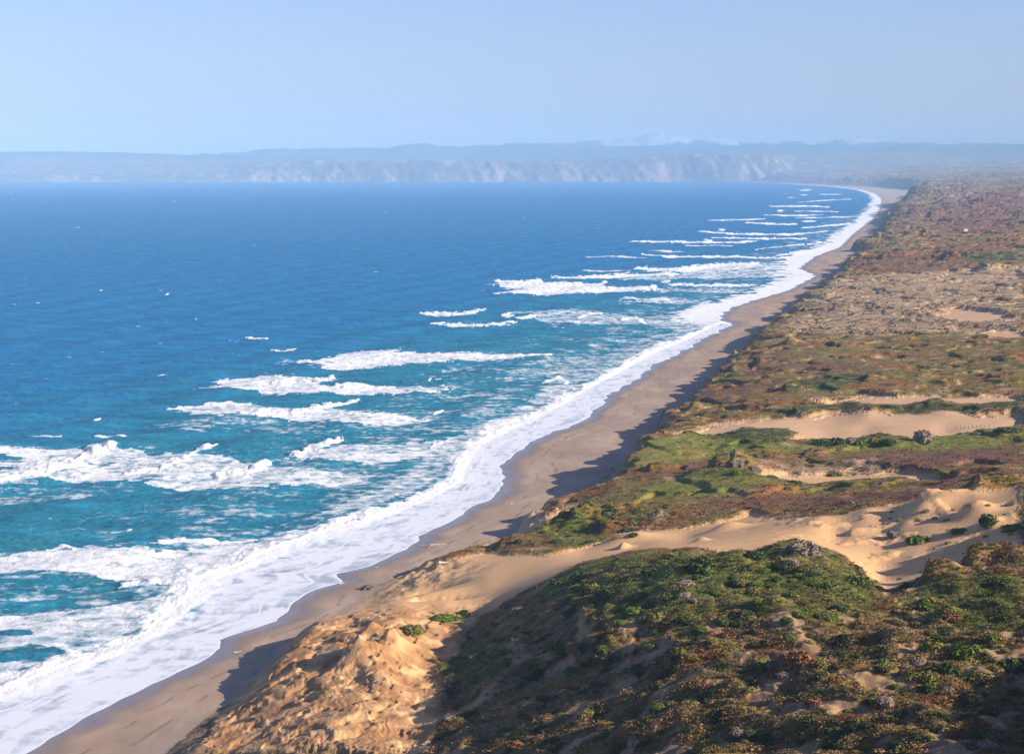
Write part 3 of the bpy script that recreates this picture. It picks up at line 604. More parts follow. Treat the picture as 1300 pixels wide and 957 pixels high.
body = mixc(body, c3(.04, .20, .22), np.clip(lift / 2.0, 0, 1) * 0.7 + 0.45 * sstep(0.15, 0.5, fbm(Xf * 0.6, Yf, 24, 3, 251)) * zone_)
body = mixc(body, c3(.40, .43, .49), inner * sstep(0.1, 0.4, sw) * 0.9)
swa = np.where(inner, sstep(0, .2, sw), 0.0)
nv = X.size; idx = np.nonzero(ok.ravel())[0]
co = np.stack([X.ravel(), Y.ravel(), spread(z)], -1); okf = ok[:-1, :-1] & ok[1:, :-1] & ok[:-1, 1:] & ok[1:, 1:]
f = grid_faces(*X.shape, okf)[:, ::-1]
c_, f_, a_ = compact(co, f[:, ::-1], {'foam': spread(np.clip(foam, -0.3, 1.4)), 'body': spread(body), 'swash': spread(swa)})
structure(mesh_obj('ocean', c_, f_, ocean_material(), a_)); print('ocean', len(c_))

# ------------------------------------------------------------------ far headland, hills and snowy mountains
def prof(pts): 
    return [p[0] for p in pts], [p[1] for p in pts]
hx = np.arange(-900, 2100, 2.2)
hd = np.r_[np.linspace(20560, 21100, 46), np.linspace(21130, 24400, 60)[0:], np.linspace(24500, 26000, 8)]
HD, HX = np.meshgrid(hd, hx, indexing='ij'); XX = (HX - CX) / FPX * HD
ct = np.interp(HX, *prof([(-900,224),(0,222.5),(100,222),(200,223),(290,221),(312,214),(335,209),(400,205),(500,204),(600,205),(690,206),(750,205),(800,202),(850,198),(885,196),(930,197),(970,199),(985,203),(1005,224),(1100,226),(1300,226),(2100,226)]))
bt = np.interp(HX, *prof([(-900,196),(-200,194),(0,193),(60,192.3),(110,193),(150,193.5),(250,197),(300,198),(400,199),(450,200.5),(520,201),(600,201.5),(700,200.5),(715,199.5),(730,200.5),(800,199),(850,196),(885,194.5),(930,195.5),(1000,195.5),(1060,195),(1100,195),(1130,193.5),(1165,194.5),(1200,197.5),(1230,200),(1260,197.5),(1300,194),(1340,192),(2100,190)]))
zc = z_at(650, ct, 20900); zb = z_at(650, bt, 24400)
ncl = fbm(XX, HD, 420, 4, 301); rg = ridged(XX + (HD - 20560) * 0.35, HD * 0.45, 170, 3, 303)
coast = 20610 + 90 * ncl + np.where(HX > 990, 0, 0)
cliffw = np.interp(HX, [0, 280, 330, 980, 1010, 1300], [200, 220, 330, 330, 900, 1500])
sdist = HD - coast - (rg * 80 + 60 * ridged(XX, HD * .5, 520, 3, 306)) * (0.55 + .9 * fbm(XX, HD * 0, 1300, 2, 307)) * (HX < 1000)
tc = np.clip(sdist / cliffw, 0, 1) ** 0.8
zz = -6 + (zc + 6) * tc
tb = np.clip((HD - coast - cliffw * 0.6) / (24400 - 20610 - cliffw * 0.6), 0, 1)
tbb = np.interp(HX, [-100, 280, 420, 980, 1100], [1.0, 1.0, .8, .8, .7])
up = zc + (zb - zc) * tb ** tbb
roll = (ridged(XX, HD, 1100, 4, 305) - 0.35) * np.interp(HX, [0, 300, 700, 1000], [26, 20, 18, 46]) * np.sin(np.clip(tb, 0, 1) * math.pi)
zz = np.where(tc >= 0.999, up + roll, zz + roll * 0)
zz = np.where(HD > 24450, zb * (1 - (HD - 24400) / 1600 * 0.9), zz)
nn = fbm(XX, HD, 260, 4, 311).ravel(); n5 = fbm(XX, HD * 0.6, 90, 3, 313).ravel()
cc = mixc(np.tile(c3(.15, .115, .07), (XX.size, 1)), c3(.07, .085, .05), sstep(-0.05, 0.35, nn)); cc = mixc(cc, c3(.33, .26, .16), sstep(0.1, 0.4, n5) * 0.6)
cc = mixc(cc, c3(.045, .06, .035), (sstep(0.55, 0.85, tb) * sstep(900, 300, HX)).ravel() * 0.8)
rock = mixc(np.tile(c3(.085, .075, .055), (XX.size, 1)), c3(.23, .17, .12), sstep(0.12, 0.55, fbm(XX, HD * .6, 420, 3, 333).ravel() * 1.1 + n5 * .8 + 0.35 * (1 - tc).ravel()))
cc = mixc(cc, rock, (sstep(1.0, 0.85, tc)).ravel() * 0.9)
structure(mesh_obj('hills', np.stack([XX.ravel(), HD.ravel(), zz.ravel()], -1), grid_faces(*XX.shape, np.ones((len(hd) - 1, len(hx) - 1), bool)), attr_material('far_hills', bscale=0.006, bump=20, mottle=0.7), {'cover': cc}))

def range_(name, dist, pts, rough, snowline, seed, depth=1300):
    mx = np.arange(-900, 2200, 2.5); md = np.linspace(dist - depth, dist + depth * .6, 60); MD, MX = np.meshgrid(md, mx, indexing='ij'); XM = (MX - CX) / FPX * MD
    zt = z_at(650, np.interp(MX, *prof(pts)), dist); q = 1 - np.abs(MD - dist) / depth
    q = np.clip(q, 0, 1) ** 1.1
    zz = zt * q + (ridged(XM, MD, 1100, 6, seed, .62) - 0.4) * rough * 1.3 * (0.35 + 0.65 * q) - 20 * (1 - q)
    cc = np.tile(c3(.05, .065, .045), (XM.size, 1)); n = fbm(XM, MD, 500, 4, seed + 3).ravel()
    if snowline: cc = mixc(cc, c3(.80, .82, .86), 0.3 * sstep(-0.05, 0.10, (zz.ravel() - snowline) / 200 + n * 1.2 - 0.5 + 0.3 * np.exp(-((MX.ravel() - 830) / 110) ** 2) + .05 * np.exp(-((MX.ravel() - 1000) / 90) ** 2) - 0.25))
    structure(mesh_obj(name, np.stack([XM.ravel(), MD.ravel(), zz.ravel()], -1), grid_faces(*XM.shape, np.ones((59, len(mx) - 1), bool)), attr_material(name + '_slopes', bscale=0.003, bump=30), {'cover': cc}))
range_('mountains', 27500, [(-900,200),(200,200),(300,194),(340,190),(400,189),(440,190),(490,187),(515,183),(540,183.5),(560,187),(600,187),(660,184),(700,185),(760,186),(820,184),(900,187),(960,184),(1000,186),(1050,184),(1100,186),(1180,184),(1240,186),(1300,183),(1500,186),(2200,190)], 40, None, 401)
range_('snowy_mountains', 31000, [(-900,202),(300,200),(480,192),(560,188),(640,184),(680,181),(720,180),(760,180),(800,175),(830,171),(850,170),(880,174),(910,178),(960,180),(1000,179),(1030,180),(1060,176),(1075,175),(1100,178),(1150,181),(1250,183),(1300,184),(1500,188),(2200,192)], 60, 400, 431)

# ------------------------------------------------------------------ haze
hm = bpy.data.materials.new('sea_haze'); hm.use_nodes = True; hn = hm.node_tree; hn.nodes.remove(hn.nodes['Principled BSDF'])
pv = hn.nodes.new('ShaderNodeVolumePrincipled'); pv.inputs['Color'].default_value = (*HAZE_COLOR, 1); pv.inputs['Density'].default_value = HAZE_DENSITY; pv.inputs['Anisotropy'].default_value = -0.35
hn.links.new(pv.outputs[0], hn.nodes['Material Output'].inputs['Volume'])
x0, x1, y0, y1, z0, z1 = -22000, 30000, -900, 33500, -60, 720
hv = np.array([(x0,y0,z0),(x1,y0,z0),(x1,y1,z0),(x0,y1,z0),(x0,y0,z1),(x1,y0,z1),(x1,y1,z1),(x0,y1,z1)], float)
hf = np.array([(0,3,2,1),(4,5,6,7),(0,1,5,4),(1,2,6,5),(2,3,7,6),(3,0,4,7)])
ho = mesh_obj('haze', hv, hf, hm, smooth=False); ho['kind'] = 'stuff'

# ------------------------------------------------------------------ plants, rocks and small things
GC = spread_land
def cover_at(x, y):
    i = np.clip(np.searchsorted(LD, y), 0, len(LD) - 1); j = np.clip(np.searchsorted(LC, CX + FPX * np.asarray(x) / y), 0, len(LC) - 1)
    return GC[i, j], GV_[i, j]
def hit(pts):
    """points of the ground seen in those directions of the survey"""
    q = np.array(pts, float); kx, kz = rays(q[:, 0], q[:, 1]); dd = 230 * (12000 / 230) ** np.linspace(0, 1, 1400)
    best = np.full(len(q), np.nan)
    for c in range(0, len(q), 400):
        K, Zr = kx[c:c + 400, None], kz[c:c + 400, None]; dg = np.broadcast_to(dd, (K.shape[0], len(dd)))
        i = np.clip(np.searchsorted(LD, dg.ravel()), 0, len(LD) - 1); j = np.clip(np.searchsorted(LC, (CX + FPX * K + 0 * dg).ravel()), 0, len(LC) - 1)
        h = GH[i, j].reshape(dg.shape); u = h > CAM_H + Zr * dg; k = u.argmax(1); best[c:c + 400] = np.where(u.any(1), dd[k], np.nan)
    x = kx * best; i = np.clip(np.searchsorted(LD, np.nan_to_num(best)), 0, len(LD) - 1); j = np.clip(np.searchsorted(LC, CX + FPX * kx), 0, len(LC) - 1)
    return x, best, GH[i, j]
def foliage_mat(name, c, spread=0.9, attr=None):
    m, n, l, b = mat(name); 
    if attr: src = attr_(n, attr).outputs['Color']
    else:
        rgb = n.new('ShaderNodeRGB'); rgb.outputs[0].default_value = (*c, 1); src = rgb.outputs[0]
    tn = attr_(n, 'leaf_tone').outputs['Fac']; oi = n.new('ShaderNodeObjectInfo')
    f = math_(n, l, 'MULTIPLY', math_(n, l, 'ADD', math_(n, l, 'MULTIPLY', tn, spread), 1.0 - spread / 2), math_(n, l, 'ADD', math_(n, l, 'MULTIPLY', oi.outputs['Random'], 0.4), 0.8))
    s_ = n.new('ShaderNodeVectorMath'); s_.operation = 'SCALE'; l.new(src, s_.inputs[0]); l.new(f, s_.inputs['Scale']); l.new(s_.outputs[0], b.inputs['Base Color'])
    setin(b, Roughness=0.9); b.inputs['Specular IOR Level'].default_value = 0.12
    return m
def clump(nq, size, hull=True, flat=1.0, lump=0.25, seed=0):
    """leaf clumps over a lumpy dome of radius 1 -> verts, quads, tone"""
    g = np.random.default_rng(seed); th = g.uniform(0, 2 * math.pi, nq); cz = g.uniform(0.02, 1, nq) ** 0.8; r_ = np.sqrt(1 - cz ** 2)
    dirs = np.c_[r_ * np.cos(th), r_ * np.sin(th), cz]; R = 0.9 + lump * fbm(dirs[:, 0] * 3 + seed, dirs[:, 1] * 3 + dirs[:, 2] * 2, 1.3, 2, seed) * 1.6 + g.uniform(-.1, .06, nq)
    p = dirs * R[:, None]; p[:, 2] *= flat
    a = g.normal(size=(nq, 3)) + dirs * 0.6; a /= np.linalg.norm(a, axis=1)[:, None]; b = np.cross(a, g.normal(size=(nq, 3))); b /= np.linalg.norm(b, axis=1)[:, None]; c = np.cross(a, b)
    s1 = size * g.uniform(.6, 1.3, nq)[:, None]; s2 = s1 * g.uniform(.5, .9, nq)[:, None]
    V = np.stack([p - b * s1 - c * s2 * .4, p + b * s1 * .3 - c * s2, p + b * s1 + c * s2 * .5, p - b * s1 * .4 + c * s2], 1).reshape(-1, 3)
    F = np.arange(nq * 4).reshape(-1, 4); T = np.repeat(g.uniform(0, 1, nq), 4)
    if hull:
        nu, nvv = 12, 6; hv = []
        for i in range(nvv + 1):
            for j in range(nu):
                e = i / nvv * math.pi / 2; q = j / nu * 2 * math.pi; dx = math.cos(e) * math.cos(q); dy = math.cos(e) * math.sin(q); dz = math.sin(e)
                rr = 0.80 + lump * float(fbm(np.array([dx * 3 + seed]), np.array([dy * 3 + dz * 2]), 1.3, 2, seed)[0]) * 1.6
                hv.append((dx * rr, dy * rr, dz * rr * flat - (0.25 if i == 0 else 0)))
        hf = [(i * nu + j, i * nu + (j + 1) % nu, (i + 1) * nu + (j + 1) % nu, (i + 1) * nu + j) for i in range(nvv) for j in range(nu)]
        o = len(V); V = np.r_[V, np.array(hv)]; F = np.r_[F, np.array(hf) + o]; T = np.r_[T, np.full(len(hv), 0.15)]
    return V, F, T
FM = {'green': foliage_mat('green_leaves', (.13, .17, .03)), 'olive': foliage_mat('olive_leaves', (.20, .175, .045)), 'dark': foliage_mat('dark_leaves', (.07, .095, .03)),
      'rust': foliage_mat('rusty_leaves', (.25, .115, .055)), 'grey': foliage_mat('grey_twigs', (.28, .21, .16)), 'straw': foliage_mat('dry_grass_leaves', (.36, .27, .13))}
PROTO = {}
def shrub_mesh(kind, v):
    if (kind, v) not in PROTO:
        V, F, T = clump(420 if kind != 'straw' else 260, .12 if kind != 'grey' else .08, seed=v * 7 + len(kind), flat=.8)
        o = mesh_obj(kind + '_shrub', V, F, FM[kind], {'leaf_tone': T}, smooth=False, link=False); PROTO[(kind, v)] = o.data; bpy.data.objects.remove(o)
    return PROTO[(kind, v)]
def shrub(name, kind, px, py, wpx, hrel, label, cat, group=None, v=0, sink=.1, aspect=1.0):
    x, y, z = (float(q[0]) for q in hit([(px, py)]))
    if x != x: return None
    r = wpx / 2 * y / FPX
    o = bpy.data.objects.new(name, shrub_mesh(kind, v)); C.objects.link(o); o.location = (x, y, z - sink * r * hrel); o.scale = (r, r * aspect, r * hrel * 1.2); o.rotation_euler = (0, 0, 0 if aspect != 1 else random.uniform(0, 6.28))
    o['label'] = label; o['category'] = cat
    if group: o['group'] = group
    return o
SH = [
 ('green_shrub','green',566,786,46,.30,'low spreading green mat bush on the orange sand above the beach','bush'),
 ('green_shrub','dark',588,780,22,.6,'small dark green bush touching the right end of the low mat bush','bush'),
 ('olive_shrub','olive',522,802,34,.6,'olive bush on the lip of the orange sand cliff, left of the low mat bush','bush'),
 ('grey_shrub','grey',1172,559,30,.85,'round grey-green bush standing alone at the edge of the middle sand strip','bush'),
 ('dark_shrub','dark',1044,566,26,.7,'leftmost dark bush of the row below the middle sand strip','bush'),
 ('dark_shrub','dark',1062,564,24,.75,'second dark bush from the left in the row below the middle sand strip','bush'),
 ('grey_shrub','grey',1080,562,16,.9,'greyish bush between dark bushes below the middle sand strip','bush'),
 ('green_shrub','green',1093,565,20,.8,'mid green bush between the greyish bush and the paler bushes below the sand strip','bush'),
 ('olive_shrub','olive',1112,563,24,.55,'olive bush right of the mid green bush below the middle sand strip','bush'),
 ('dark_shrub','dark',1128,562,22,.5,'dark low bush at the right end of the row below the middle sand strip','bush'),
 ('grey_shrub','grey',1240,552,18,.5,'small grey bush left of the long dark bush on the far meadow edge','bush'),
 ('dark_shrub','dark',1280,549,44,.28,'long dark green bush at the right edge of the far meadow','bush'),
 ('green_shrub','green',1165,688,34,.5,'bright green bush on a small mound in the middle of the right dune hollow','bush'),
 ('green_shrub','green',1218,676,28,.4,'flat green bush on the sand to the right of the mound bush','bush'),
 ('dark_shrub','dark',1254,668,26,.95,'tall dark green bush on the ridge of the right dune','bush'),
 ('olive_shrub','olive',1288,672,34,.4,'wide olive bush on the right dune near the picture edge','bush'),
 ('green_shrub','green',1143,736,10,.6,'tiny green bush alone in the bottom of the dune hollow','bush'),
 ('dark_shrub','dark',890,722,42,.75,'big round dark green bush on the crest of the near green hill','bush'),
 ('grey_shrub','grey',1020,700,52,.6,'wide bare grey-brown bush on the crest beside the dune hollow','bush'),
 ('dark_shrub','dark',960,708,30,.6,'dark green bush on the hill crest left of the bare grey-brown bush','bush'),
 ('green_shrub','green',1090,742,40,.5,'bright green bush at the right tip of the near green hill','bush'),
 ('rust_shrub','rust',1015,842,40,.6,'rust red bush low on the near hillside','bush'),
 ('rust_shrub','rust',985,856,26,.6,'smaller rust red bush down left of the rust red bush','bush'),
 ('green_shrub','green',1226,832,44,.6,'wide bright green bush at lower right among bare sand patches','bush'),
 ('olive_shrub','olive',1183,826,36,.85,'upright olive green bush left of the wide bright green bush','bush'),
 ('green_shrub','dark',1198,856,40,.7,'dark green bush below the upright olive green bush','bush'),
 ('olive_shrub','olive',1162,860,34,.6,'olive bush at the lower right, left of the dark green bush','bush'),
 ('dark_shrub','dark',1286,852,48,.7,'dark bush in the lower right corner of the hillside','bush'),
 ('olive_shrub','olive',1245,862,36,.5,'low olive bush between the two dark bushes at lower right','bush'),
 ('green_shrub','green',935,603,16,.9,'green bush growing on the flank of the dark rocky knoll','bush'),
 ('olive_shrub','olive',1060,604,22,.5,'olive bush on the thin sand strip right of the rocky knoll','bush'),
 ('dark_shrub','dark',1008,614,22,.4,'dark low bush at the left end of the thin sand strip','bush'),
]
for i, (nm, k, a, b, wv, hr, lb, ct_) in enumerate(SH): shrub(nm, k, a, b, wv, hr, lb, ct_, v=i % 3)
MARKS = [(1020,700,'the wide bare bush on the crest'),(890,722,'the big round dark bush on the crest'),(1090,742,'the right tip of the green hill'),(740,722,'the left shoulder of the green hill'),
 (850,785,'the foot of the green hilltop'),(1015,842,'the rust red bush'),(1226,832,'the wide bright green bush'),(1286,852,'the dark lower right bush'),(1285,722,'the ridge at the right edge'),
 (1130,775,'the saddle under the dune hollow'),(640,785,'the top of the sandy gully'),(700,830,'the deep shaded gully'),(800,840,'the orange scar in the slope'),(910,835,'the hollow left of the rust red bush'),
 (1090,830,'the bare ledge in the scrub'),(700,665,'the bluff spur over the beach'),(860,655,'the sand tongue above the hill'),(1165,688,'the mound bush in the sand'),(1254,668,'the tall bush on the dune ridge'),(1130,645,'the dune crest'),(620,900,'the lowest gully'),(1000,910,'the lowest scrub bank'),(1250,910,'the bottom right bank')]
ORD = ['nearest', 'second', 'third', 'fourth', 'fifth', 'sixth', 'seventh', 'eighth', 'ninth', 'tenth', 'eleventh', 'twelfth']
WAIT = []
def scatter(n, polys, kinds, wr, hr, place, seed):
    g = random.Random(seed); c = 0; tries = 0; pts = []
    while c < n and tries < n * 60:
        tries += 1; P_ = g.choice(polys); a = g.uniform(min(p[0] for p in P_), max(p[0] for p in P_)); b = g.uniform(min(p[1] for p in P_), max(p[1] for p in P_))
        if not in_poly(np.array([a]), np.array([b]), P_)[0] or any(math.hypot((a - q[0]), (b - q[1]) * 1.6) < wr[0] * .8 for q in pts): continue
        pts.append((a, b)); c += 1
    for i, (a, b) in enumerate(pts):
        k = g.choices([q[0] for q in kinds], [q[1] for q in kinds])[0]; w_ = g.uniform(*wr)
        words = {'green': 'bright green', 'dark': 'dark green', 'olive': 'olive', 'rust': 'rust brown', 'grey': 'grey twiggy', 'straw': 'straw coloured'}[k]
        cat_ = 'shrub' if k != 'straw' else 'tussock'
        o = shrub(k + '_shrub' if k != 'straw' else 'grass_tussock', k, a, b, w_, g.uniform(*hr), words, cat_, f'{words} {cat_}s on the {place}', v=i % 3)
        if o: WAIT.append((o, a, b, words + ' ' + cat_))
def name_them():
    d_ = {}
    for (o, a, b, wds) in WAIT:
        m = min(MARKS, key=lambda q: math.hypot(a - q[0], (b - q[1]) * 1.4)); dx, dy = a - m[0], b - m[1]
        dr = ('to the left of' if dx < 0 else 'to the right of') if abs(dx) > 1.2 * abs(dy) else ('above' if dy < 0 else 'below')
        d_.setdefault((wds, dr, m[2]), []).append((math.hypot(dx, dy), o))
    for (wds, dr, mk), L in d_.items():
        L.sort(key=lambda q: q[0])
        for i, (_, o) in enumerate(L): o['label'] = f'{wds}, {ORD[min(i, 11)]} {dr} {mk}'.replace('to the left of', 'left of').replace('to the right of', 'right of') if len(L) > 1 else f'only {wds} {dr} {mk}'.replace('to the left of', 'left of').replace('to the right of', 'right of')
HILL = [(700,742),(760,722),(850,706),(930,712),(1000,708),(1050,715),(1105,745),(1060,790),(950,795),(860,800),(780,790),(720,770)]
LEFTH = [(560,850),(600,805),(640,790),(690,755),(740,775),(790,800),(860,810),(960,805),(960,950),(560,950)]
RIGHTH = [(960,800),(1060,800),(1140,770),(1200,750),(1299,730),(1299,950),(960,950)]
scatter(66, [HILL], [('green', 5), ('dark', 3), ('olive', 3), ('grey', 1)], (14, 30), (.35, .6), 'near green hilltop', 11)
scatter(60, [LEFTH], [('dark', 3), ('olive', 4), ('rust', 1.4), ('grey', 2), ('green', 2)], (11, 26), (.4, .7), 'gullied slope', 12)
scatter(82, [RIGHTH], [('dark', 3), ('olive', 4), ('green', 3), ('rust', .8), ('grey', 2.5)], (12, 30), (.4, .7), 'lower right scrub slope', 13)
scatter(24, [[(690,660),(760,640),(860,640),(900,660),(780,690),(650,694)]], [('dark', 3), ('olive', 3), ('green', 1)], (8, 18), (.4, .6), 'green bench', 14)
scatter(26, [[(1080,650),(1200,636),(1299,625),(1299,700),(1180,700),(1090,690)]], [('straw', 2), ('grey', 2)], (5, 11), (.5, .8), 'open sand of the right dune', 15)

name_them()
# low ground cover nobody could count
def cover(name, n, ybox, nq, size_m, sizeq, label, seed, xlim=(300, 1310), thr=.6, lum=1.0):
    g = np.random.default_rng(seed); q = np.c_[g.uniform(*xlim, n), g.uniform(*ybox, n)]; x, y, z = hit(q); okk = ~np.isnan(y); x, y, z = x[okk], y[okk], z[okk]
    x = x + g.normal(0, .3, len(x)); c, vg = cover_at(x, y); okk = (vg > thr) & (g.uniform(0, 1, len(x)) < .95); x, y, z, c = x[okk], y[okk], z[okk], c[okk]
    T = [clump(nq, sizeq, hull=False, flat=.55, seed=k + seed) for k in range(5)]; VV, FF, CC, TT = [], [], [], []; o = 0
    for k in range(5):
        sel = np.arange(k, len(x), 5); V, F, t_ = T[k]; m_ = len(sel)
        r_ = g.uniform(*size_m, m_) * (1 + .5 * (g.uniform(0, 1, m_) > .9)); an = g.uniform(0, 6.28, m_); ca, sa = np.cos(an)[:, None], np.sin(an)[:, None]
        vx = (V[:, 0] * ca - V[:, 1] * sa) * r_[:, None] + x[sel, None]; vy = (V[:, 0] * sa + V[:, 1] * ca) * r_[:, None] + y[sel, None]; vz = V[:, 2] * r_[:, None] * g.uniform(.6, 1.2, m_)[:, None] + z[sel, None] - .05
        VV.append(np.stack([vx, vy, vz], -1).reshape(-1, 3)); FF.append((F[None] + (np.arange(m_) * len(V))[:, None, None] + o).reshape(-1, 4)); o += m_ * len(V)
        cc = c[sel] * g.uniform(.75, 1.25, (m_, 1)) * (1 + g.normal(0, .05, (m_, 3))); CC.append(np.repeat(np.clip(cc * lum, .01, .36), len(V), 0)); TT.append(np.tile(t_, m_))
    ob = mesh_obj(name, np.concatenate(VV), np.concatenate(FF), foliage_mat(name + '_leaves', None, spread=.5, attr='cover'), {'cover': np.concatenate(CC), 'leaf_tone': np.concatenate(TT)}, smooth=False)
    ob['kind'] = 'stuff'; ob['label'] = label; return ob
cover('scrub', 30000, (640, 957), 20, (.3, .85), .19, 'low mixed scrub matting the near slopes', 21, xlim=(540, 1320))
cover('brush', 5000, (262, 425), 7, (.6, 1.8), .4, 'far heath speckling the coastal flats', 23, xlim=(900, 1320))
cover('heath', 15000, (420, 660), 9, (.3, .85), .34, 'low heath and ice plant over the coastal flats', 22, xlim=(640, 1320))

def rock_mesh(name, seed, m, amp=.55):
    nu, nv_ = 18, 10; V = []
    for i in range(nv_ + 1):
        for j in range(nu):
            e = -math.pi / 2 + i / nv_ * math.pi; q = j / nu * 2 * math.pi; V.append((math.cos(e) * math.cos(q), math.cos(e) * math.sin(q), math.sin(e)))
    V = np.array(V); nz_ = fbm(V[:, 0] * 2 + seed, V[:, 1] * 2 + V[:, 2] * 1.7, 1.6, 3, seed); V = V * (1 + amp * 2 * nz_[:, None]); V = np.sign(V) * np.abs(V) ** .8
    F = np.array([(i * nu + j, i * nu + (j + 1) % nu, (i + 1) * nu + (j + 1) % nu, (i + 1) * nu + j) for i in range(nv_) for j in range(nu)])
    o = mesh_obj(name, V, F, m, smooth=False, link=False); me = o.data; bpy.data.objects.remove(o); return me
def simple(name, c, bump=.3, sc_=2.0, var=.5):
    m, n, l, b = mat(name); nn_ = noise_(n, l, sc_, 5, .65); rgb = n.new('ShaderNodeRGB'); rgb.outputs[0].default_value = (*c, 1)
    f = math_(n, l, 'ADD', math_(n, l, 'MULTIPLY', math_(n, l, 'SUBTRACT', nn_, .5), var * 2), 1.0); s_ = n.new('ShaderNodeVectorMath'); s_.operation = 'SCALE'; l.new(rgb.outputs[0], s_.inputs[0]); l.new(f, s_.inputs['Scale']); l.new(s_.outputs[0], b.inputs['Base Color'])
    b.inputs['Roughness'].default_value = .9; bp = n.new('ShaderNodeBump'); bp.inputs['Distance'].default_value = bump; l.new(nn_, bp.inputs['Height']); l.new(bp.outputs[0], b.inputs['Normal']); return m
MR = simple('grey_rock', (.10, .085, .075)); MO = simple('orange_sandstone', (.36, .19, .095)); MP = simple('pale_rock', (.42, .32, .25)); MW = simple('driftwood_grey', (.42, .36, .29), .05, 4)
def rock(px, py, wpx, hr, m, label, seed, group=None):
    x, y, z = (float(q[0]) for q in hit([(px, py)])); r_ = wpx / 2 * y / FPX; o = bpy.data.objects.new('rock', rock_mesh('rock', seed, m)); C.objects.link(o); o.location = (x, y, z + r_ * hr * .2); o.scale = (r_, r_ * 1.2, r_ * hr); o.rotation_euler = (0, 0, seed)
    o['label'] = label; o['category'] = 'rock'
    if group: o['group'] = group
rock(937, 592, 15, .6, MR, 'dark jagged rock capping the knoll on the coastal flat', 3)
rock(958, 598, 14, .6, MR, 'lower dark rock on the right shoulder of the rocky knoll', 5)
rock(766, 606, 7, .8, MP, 'pale boulder lodged in the shaded bluff face above the beach', 7)
rock(774, 596, 7, 1.1, MP, 'tan rock spur sticking out of the shaded bluff above the pale boulder', 9)
rock(1137, 680, 18, .6, MR, 'dark eroded hump rising from the sand in the right dune hollow', 11)
rock(644, 770, 9, .9, MR, 'small dark rock on the sand at the left foot of the green hill', 13)
rock(468, 748, 16, .5, MR, 'dark rock ledge where the sand sheet drops to the beach', 15)
rock(552, 838, 8, .6, MO, 'small orange sandstone block at the top of the sandy gully', 19)
def log(px, py, Lm, r_, ang, label):
    x, y, z = (float(q[0]) for q in hit([(px, py)])); V = []; F = []; nu = 8; seg = 7
    for i in range(seg + 1):
        tt_ = i / seg; rr = r_ * (1 - .5 * tt_) * (1 + .15 * math.sin(i * 2.1)); cx = (tt_ - .5) * Lm; cy = .08 * Lm * math.sin(tt_ * 3)
        for j in range(nu): q = j / nu * 6.283; V.append((cx, cy + rr * math.cos(q), rr * (1 + math.sin(q)) + (tt_ > .8) * .1))
    for i in range(seg):
        for j in range(nu): F.append((i * nu + j, i * nu + (j + 1) % nu, (i + 1) * nu + (j + 1) % nu, (i + 1) * nu + j))
    for e in (0, seg): F += [tuple(e * nu + k for k in (0, 1, 2, 3)), tuple(e * nu + k for k in (0, 3, 4, 7)), tuple(e * nu + k for k in (4, 5, 6, 7))]
    o = mesh_obj('driftwood_log', np.array(V), np.array(F), MW); o.location = (x, y, z - .05); o.rotation_euler = (0, 0, ang); o['label'] = label; o['category'] = 'driftwood'; o['group'] = 'driftwood on the beach'
log(556, 692, 5.5, .22, .2, 'long pale driftwood log lying in the middle of the dark beach')
log(540, 695, 3.0, .22, -.5, 'short driftwood log left of the long pale log')
log(563, 716, 3.2, .5, .3, 'thick dark stump of driftwood at the sand sheet edge')
log(434, 741, 2.6, .18, .9, 'thin driftwood stick near the foam, right of the water edge bend')
log(482, 722, 2.2, .16, -.3, 'driftwood stick near the foam between the two wave lobes')
log(302, 828, 2.4, .16, .5, 'driftwood stick on the narrow beach beside the orange cliff')
log(592, 643, 1.8, .16, .1, 'driftwood stick high on the beach beside the foam point')
log(650, 640, 1.6, .18, .8, 'driftwood stick in the middle of the beach below the shaded bluff')
log(722, 558, 1.8, .22, .2, 'dark driftwood piece on the upper beach past the shaded bluff')
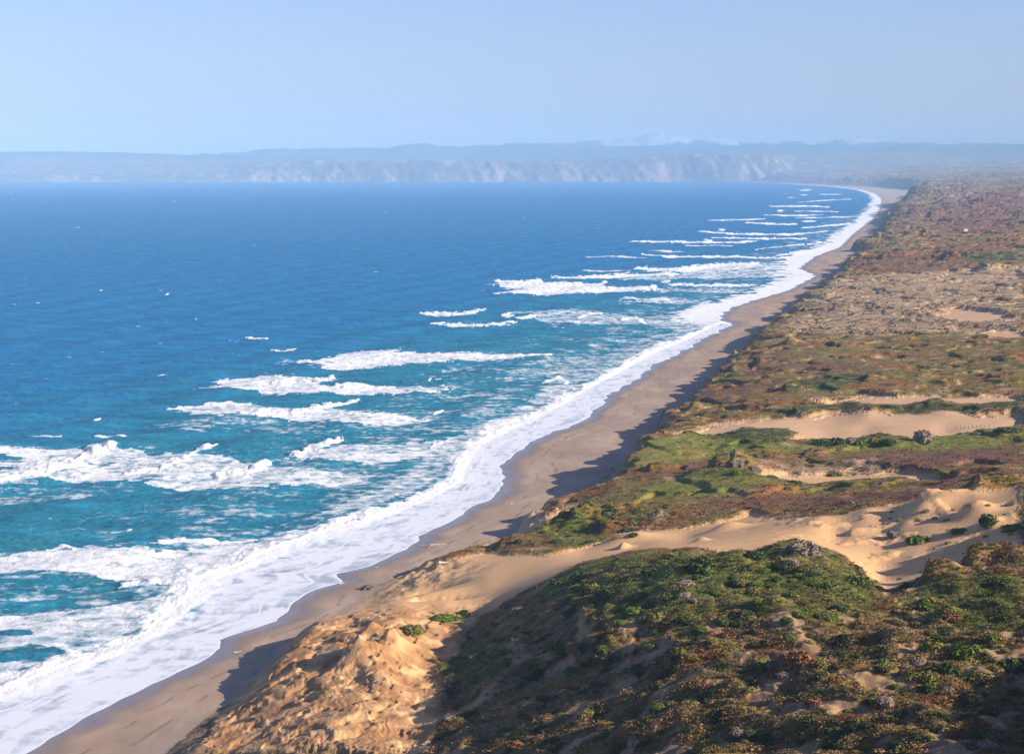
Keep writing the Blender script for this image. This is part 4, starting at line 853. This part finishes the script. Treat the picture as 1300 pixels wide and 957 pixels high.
# short posts standing in the middle sand strip
MWP = simple('weathered_post', (.10, .08, .065), .02, 6)
for i in range(9):
    a = 1214 + i * 5.2; x, y, z = (float(q[0]) for q in hit([(a, 545 - i * .25)])); V = []; h_ = 1.3 + .25 * math.sin(i * 3.3); r0 = .14
    for zz_, k_ in ((-.3, 1), (h_ * .9, .9), (h_, .55)):
        for j in range(6): V.append((r0 * k_ * math.cos(j * 1.047) + .06 * zz_ * math.sin(i), r0 * k_ * math.sin(j * 1.047), zz_))
    F = [(b * 6 + j, b * 6 + (j + 1) % 6, b * 6 + 6 + (j + 1) % 6, b * 6 + 6 + j) for b in range(2) for j in range(6)] + [(12, 13, 14, 15), (12, 15, 16, 17)]
    o = mesh_obj('fence_post', np.array(V), np.array(F), MWP, smooth=False); o.location = (x, y, z); o['label'] = ['leftmost', 'second from left', 'third from left', 'fourth from left', 'middle one', 'fourth from right', 'third from right', 'second from right', 'rightmost'][i] + ' of the short dark posts in the sand strip'; o['category'] = 'post'; o['group'] = 'posts in the sand strip'
# small white hut far off on the red heath
x, y, z = (float(q[0]) for q in hit([(1226, 294)]))
hut = bpy.data.objects.new('hut', None); C.objects.link(hut); hut.location = (x, y, z - .5); hut['label'] = 'tiny white hut far off on the reddish heath'; hut['category'] = 'hut'
V = np.array([(-3,-2,0),(3,-2,0),(3,2,0),(-3,2,0),(-3,-2,4),(3,-2,4),(3,2,4),(-3,2,4)], float); F = np.array([(0,1,5,4),(1,2,6,5),(2,3,7,6),(3,0,4,7)])
wl = mesh_obj('wall', V, F, simple('white_paint', (.8, .8, .78), .01, 1, .05), smooth=False); wl.parent = hut
V = np.array([(-3.4,-2.4,3.9),(3.4,-2.4,3.9),(3.4,2.4,3.9),(-3.4,2.4,3.9),(-3.4,0,5.6),(3.4,0,5.6)], float); F = np.array([(0,1,5,4),(2,3,4,5),(3,2,1,0),(0,4,3,3),(1,2,5,5)])
rf = bpy.data.meshes.new('roof'); rf.from_pydata([tuple(v) for v in V], [], [(0,1,5,4),(2,3,4,5),(3,2,1,0),(0,4,3),(1,2,5)]); rf.materials.append(simple('grey_roof', (.25, .24, .24), .01, 1, .1)); ro = bpy.data.objects.new('roof', rf); C.objects.link(ro); ro.parent = hut
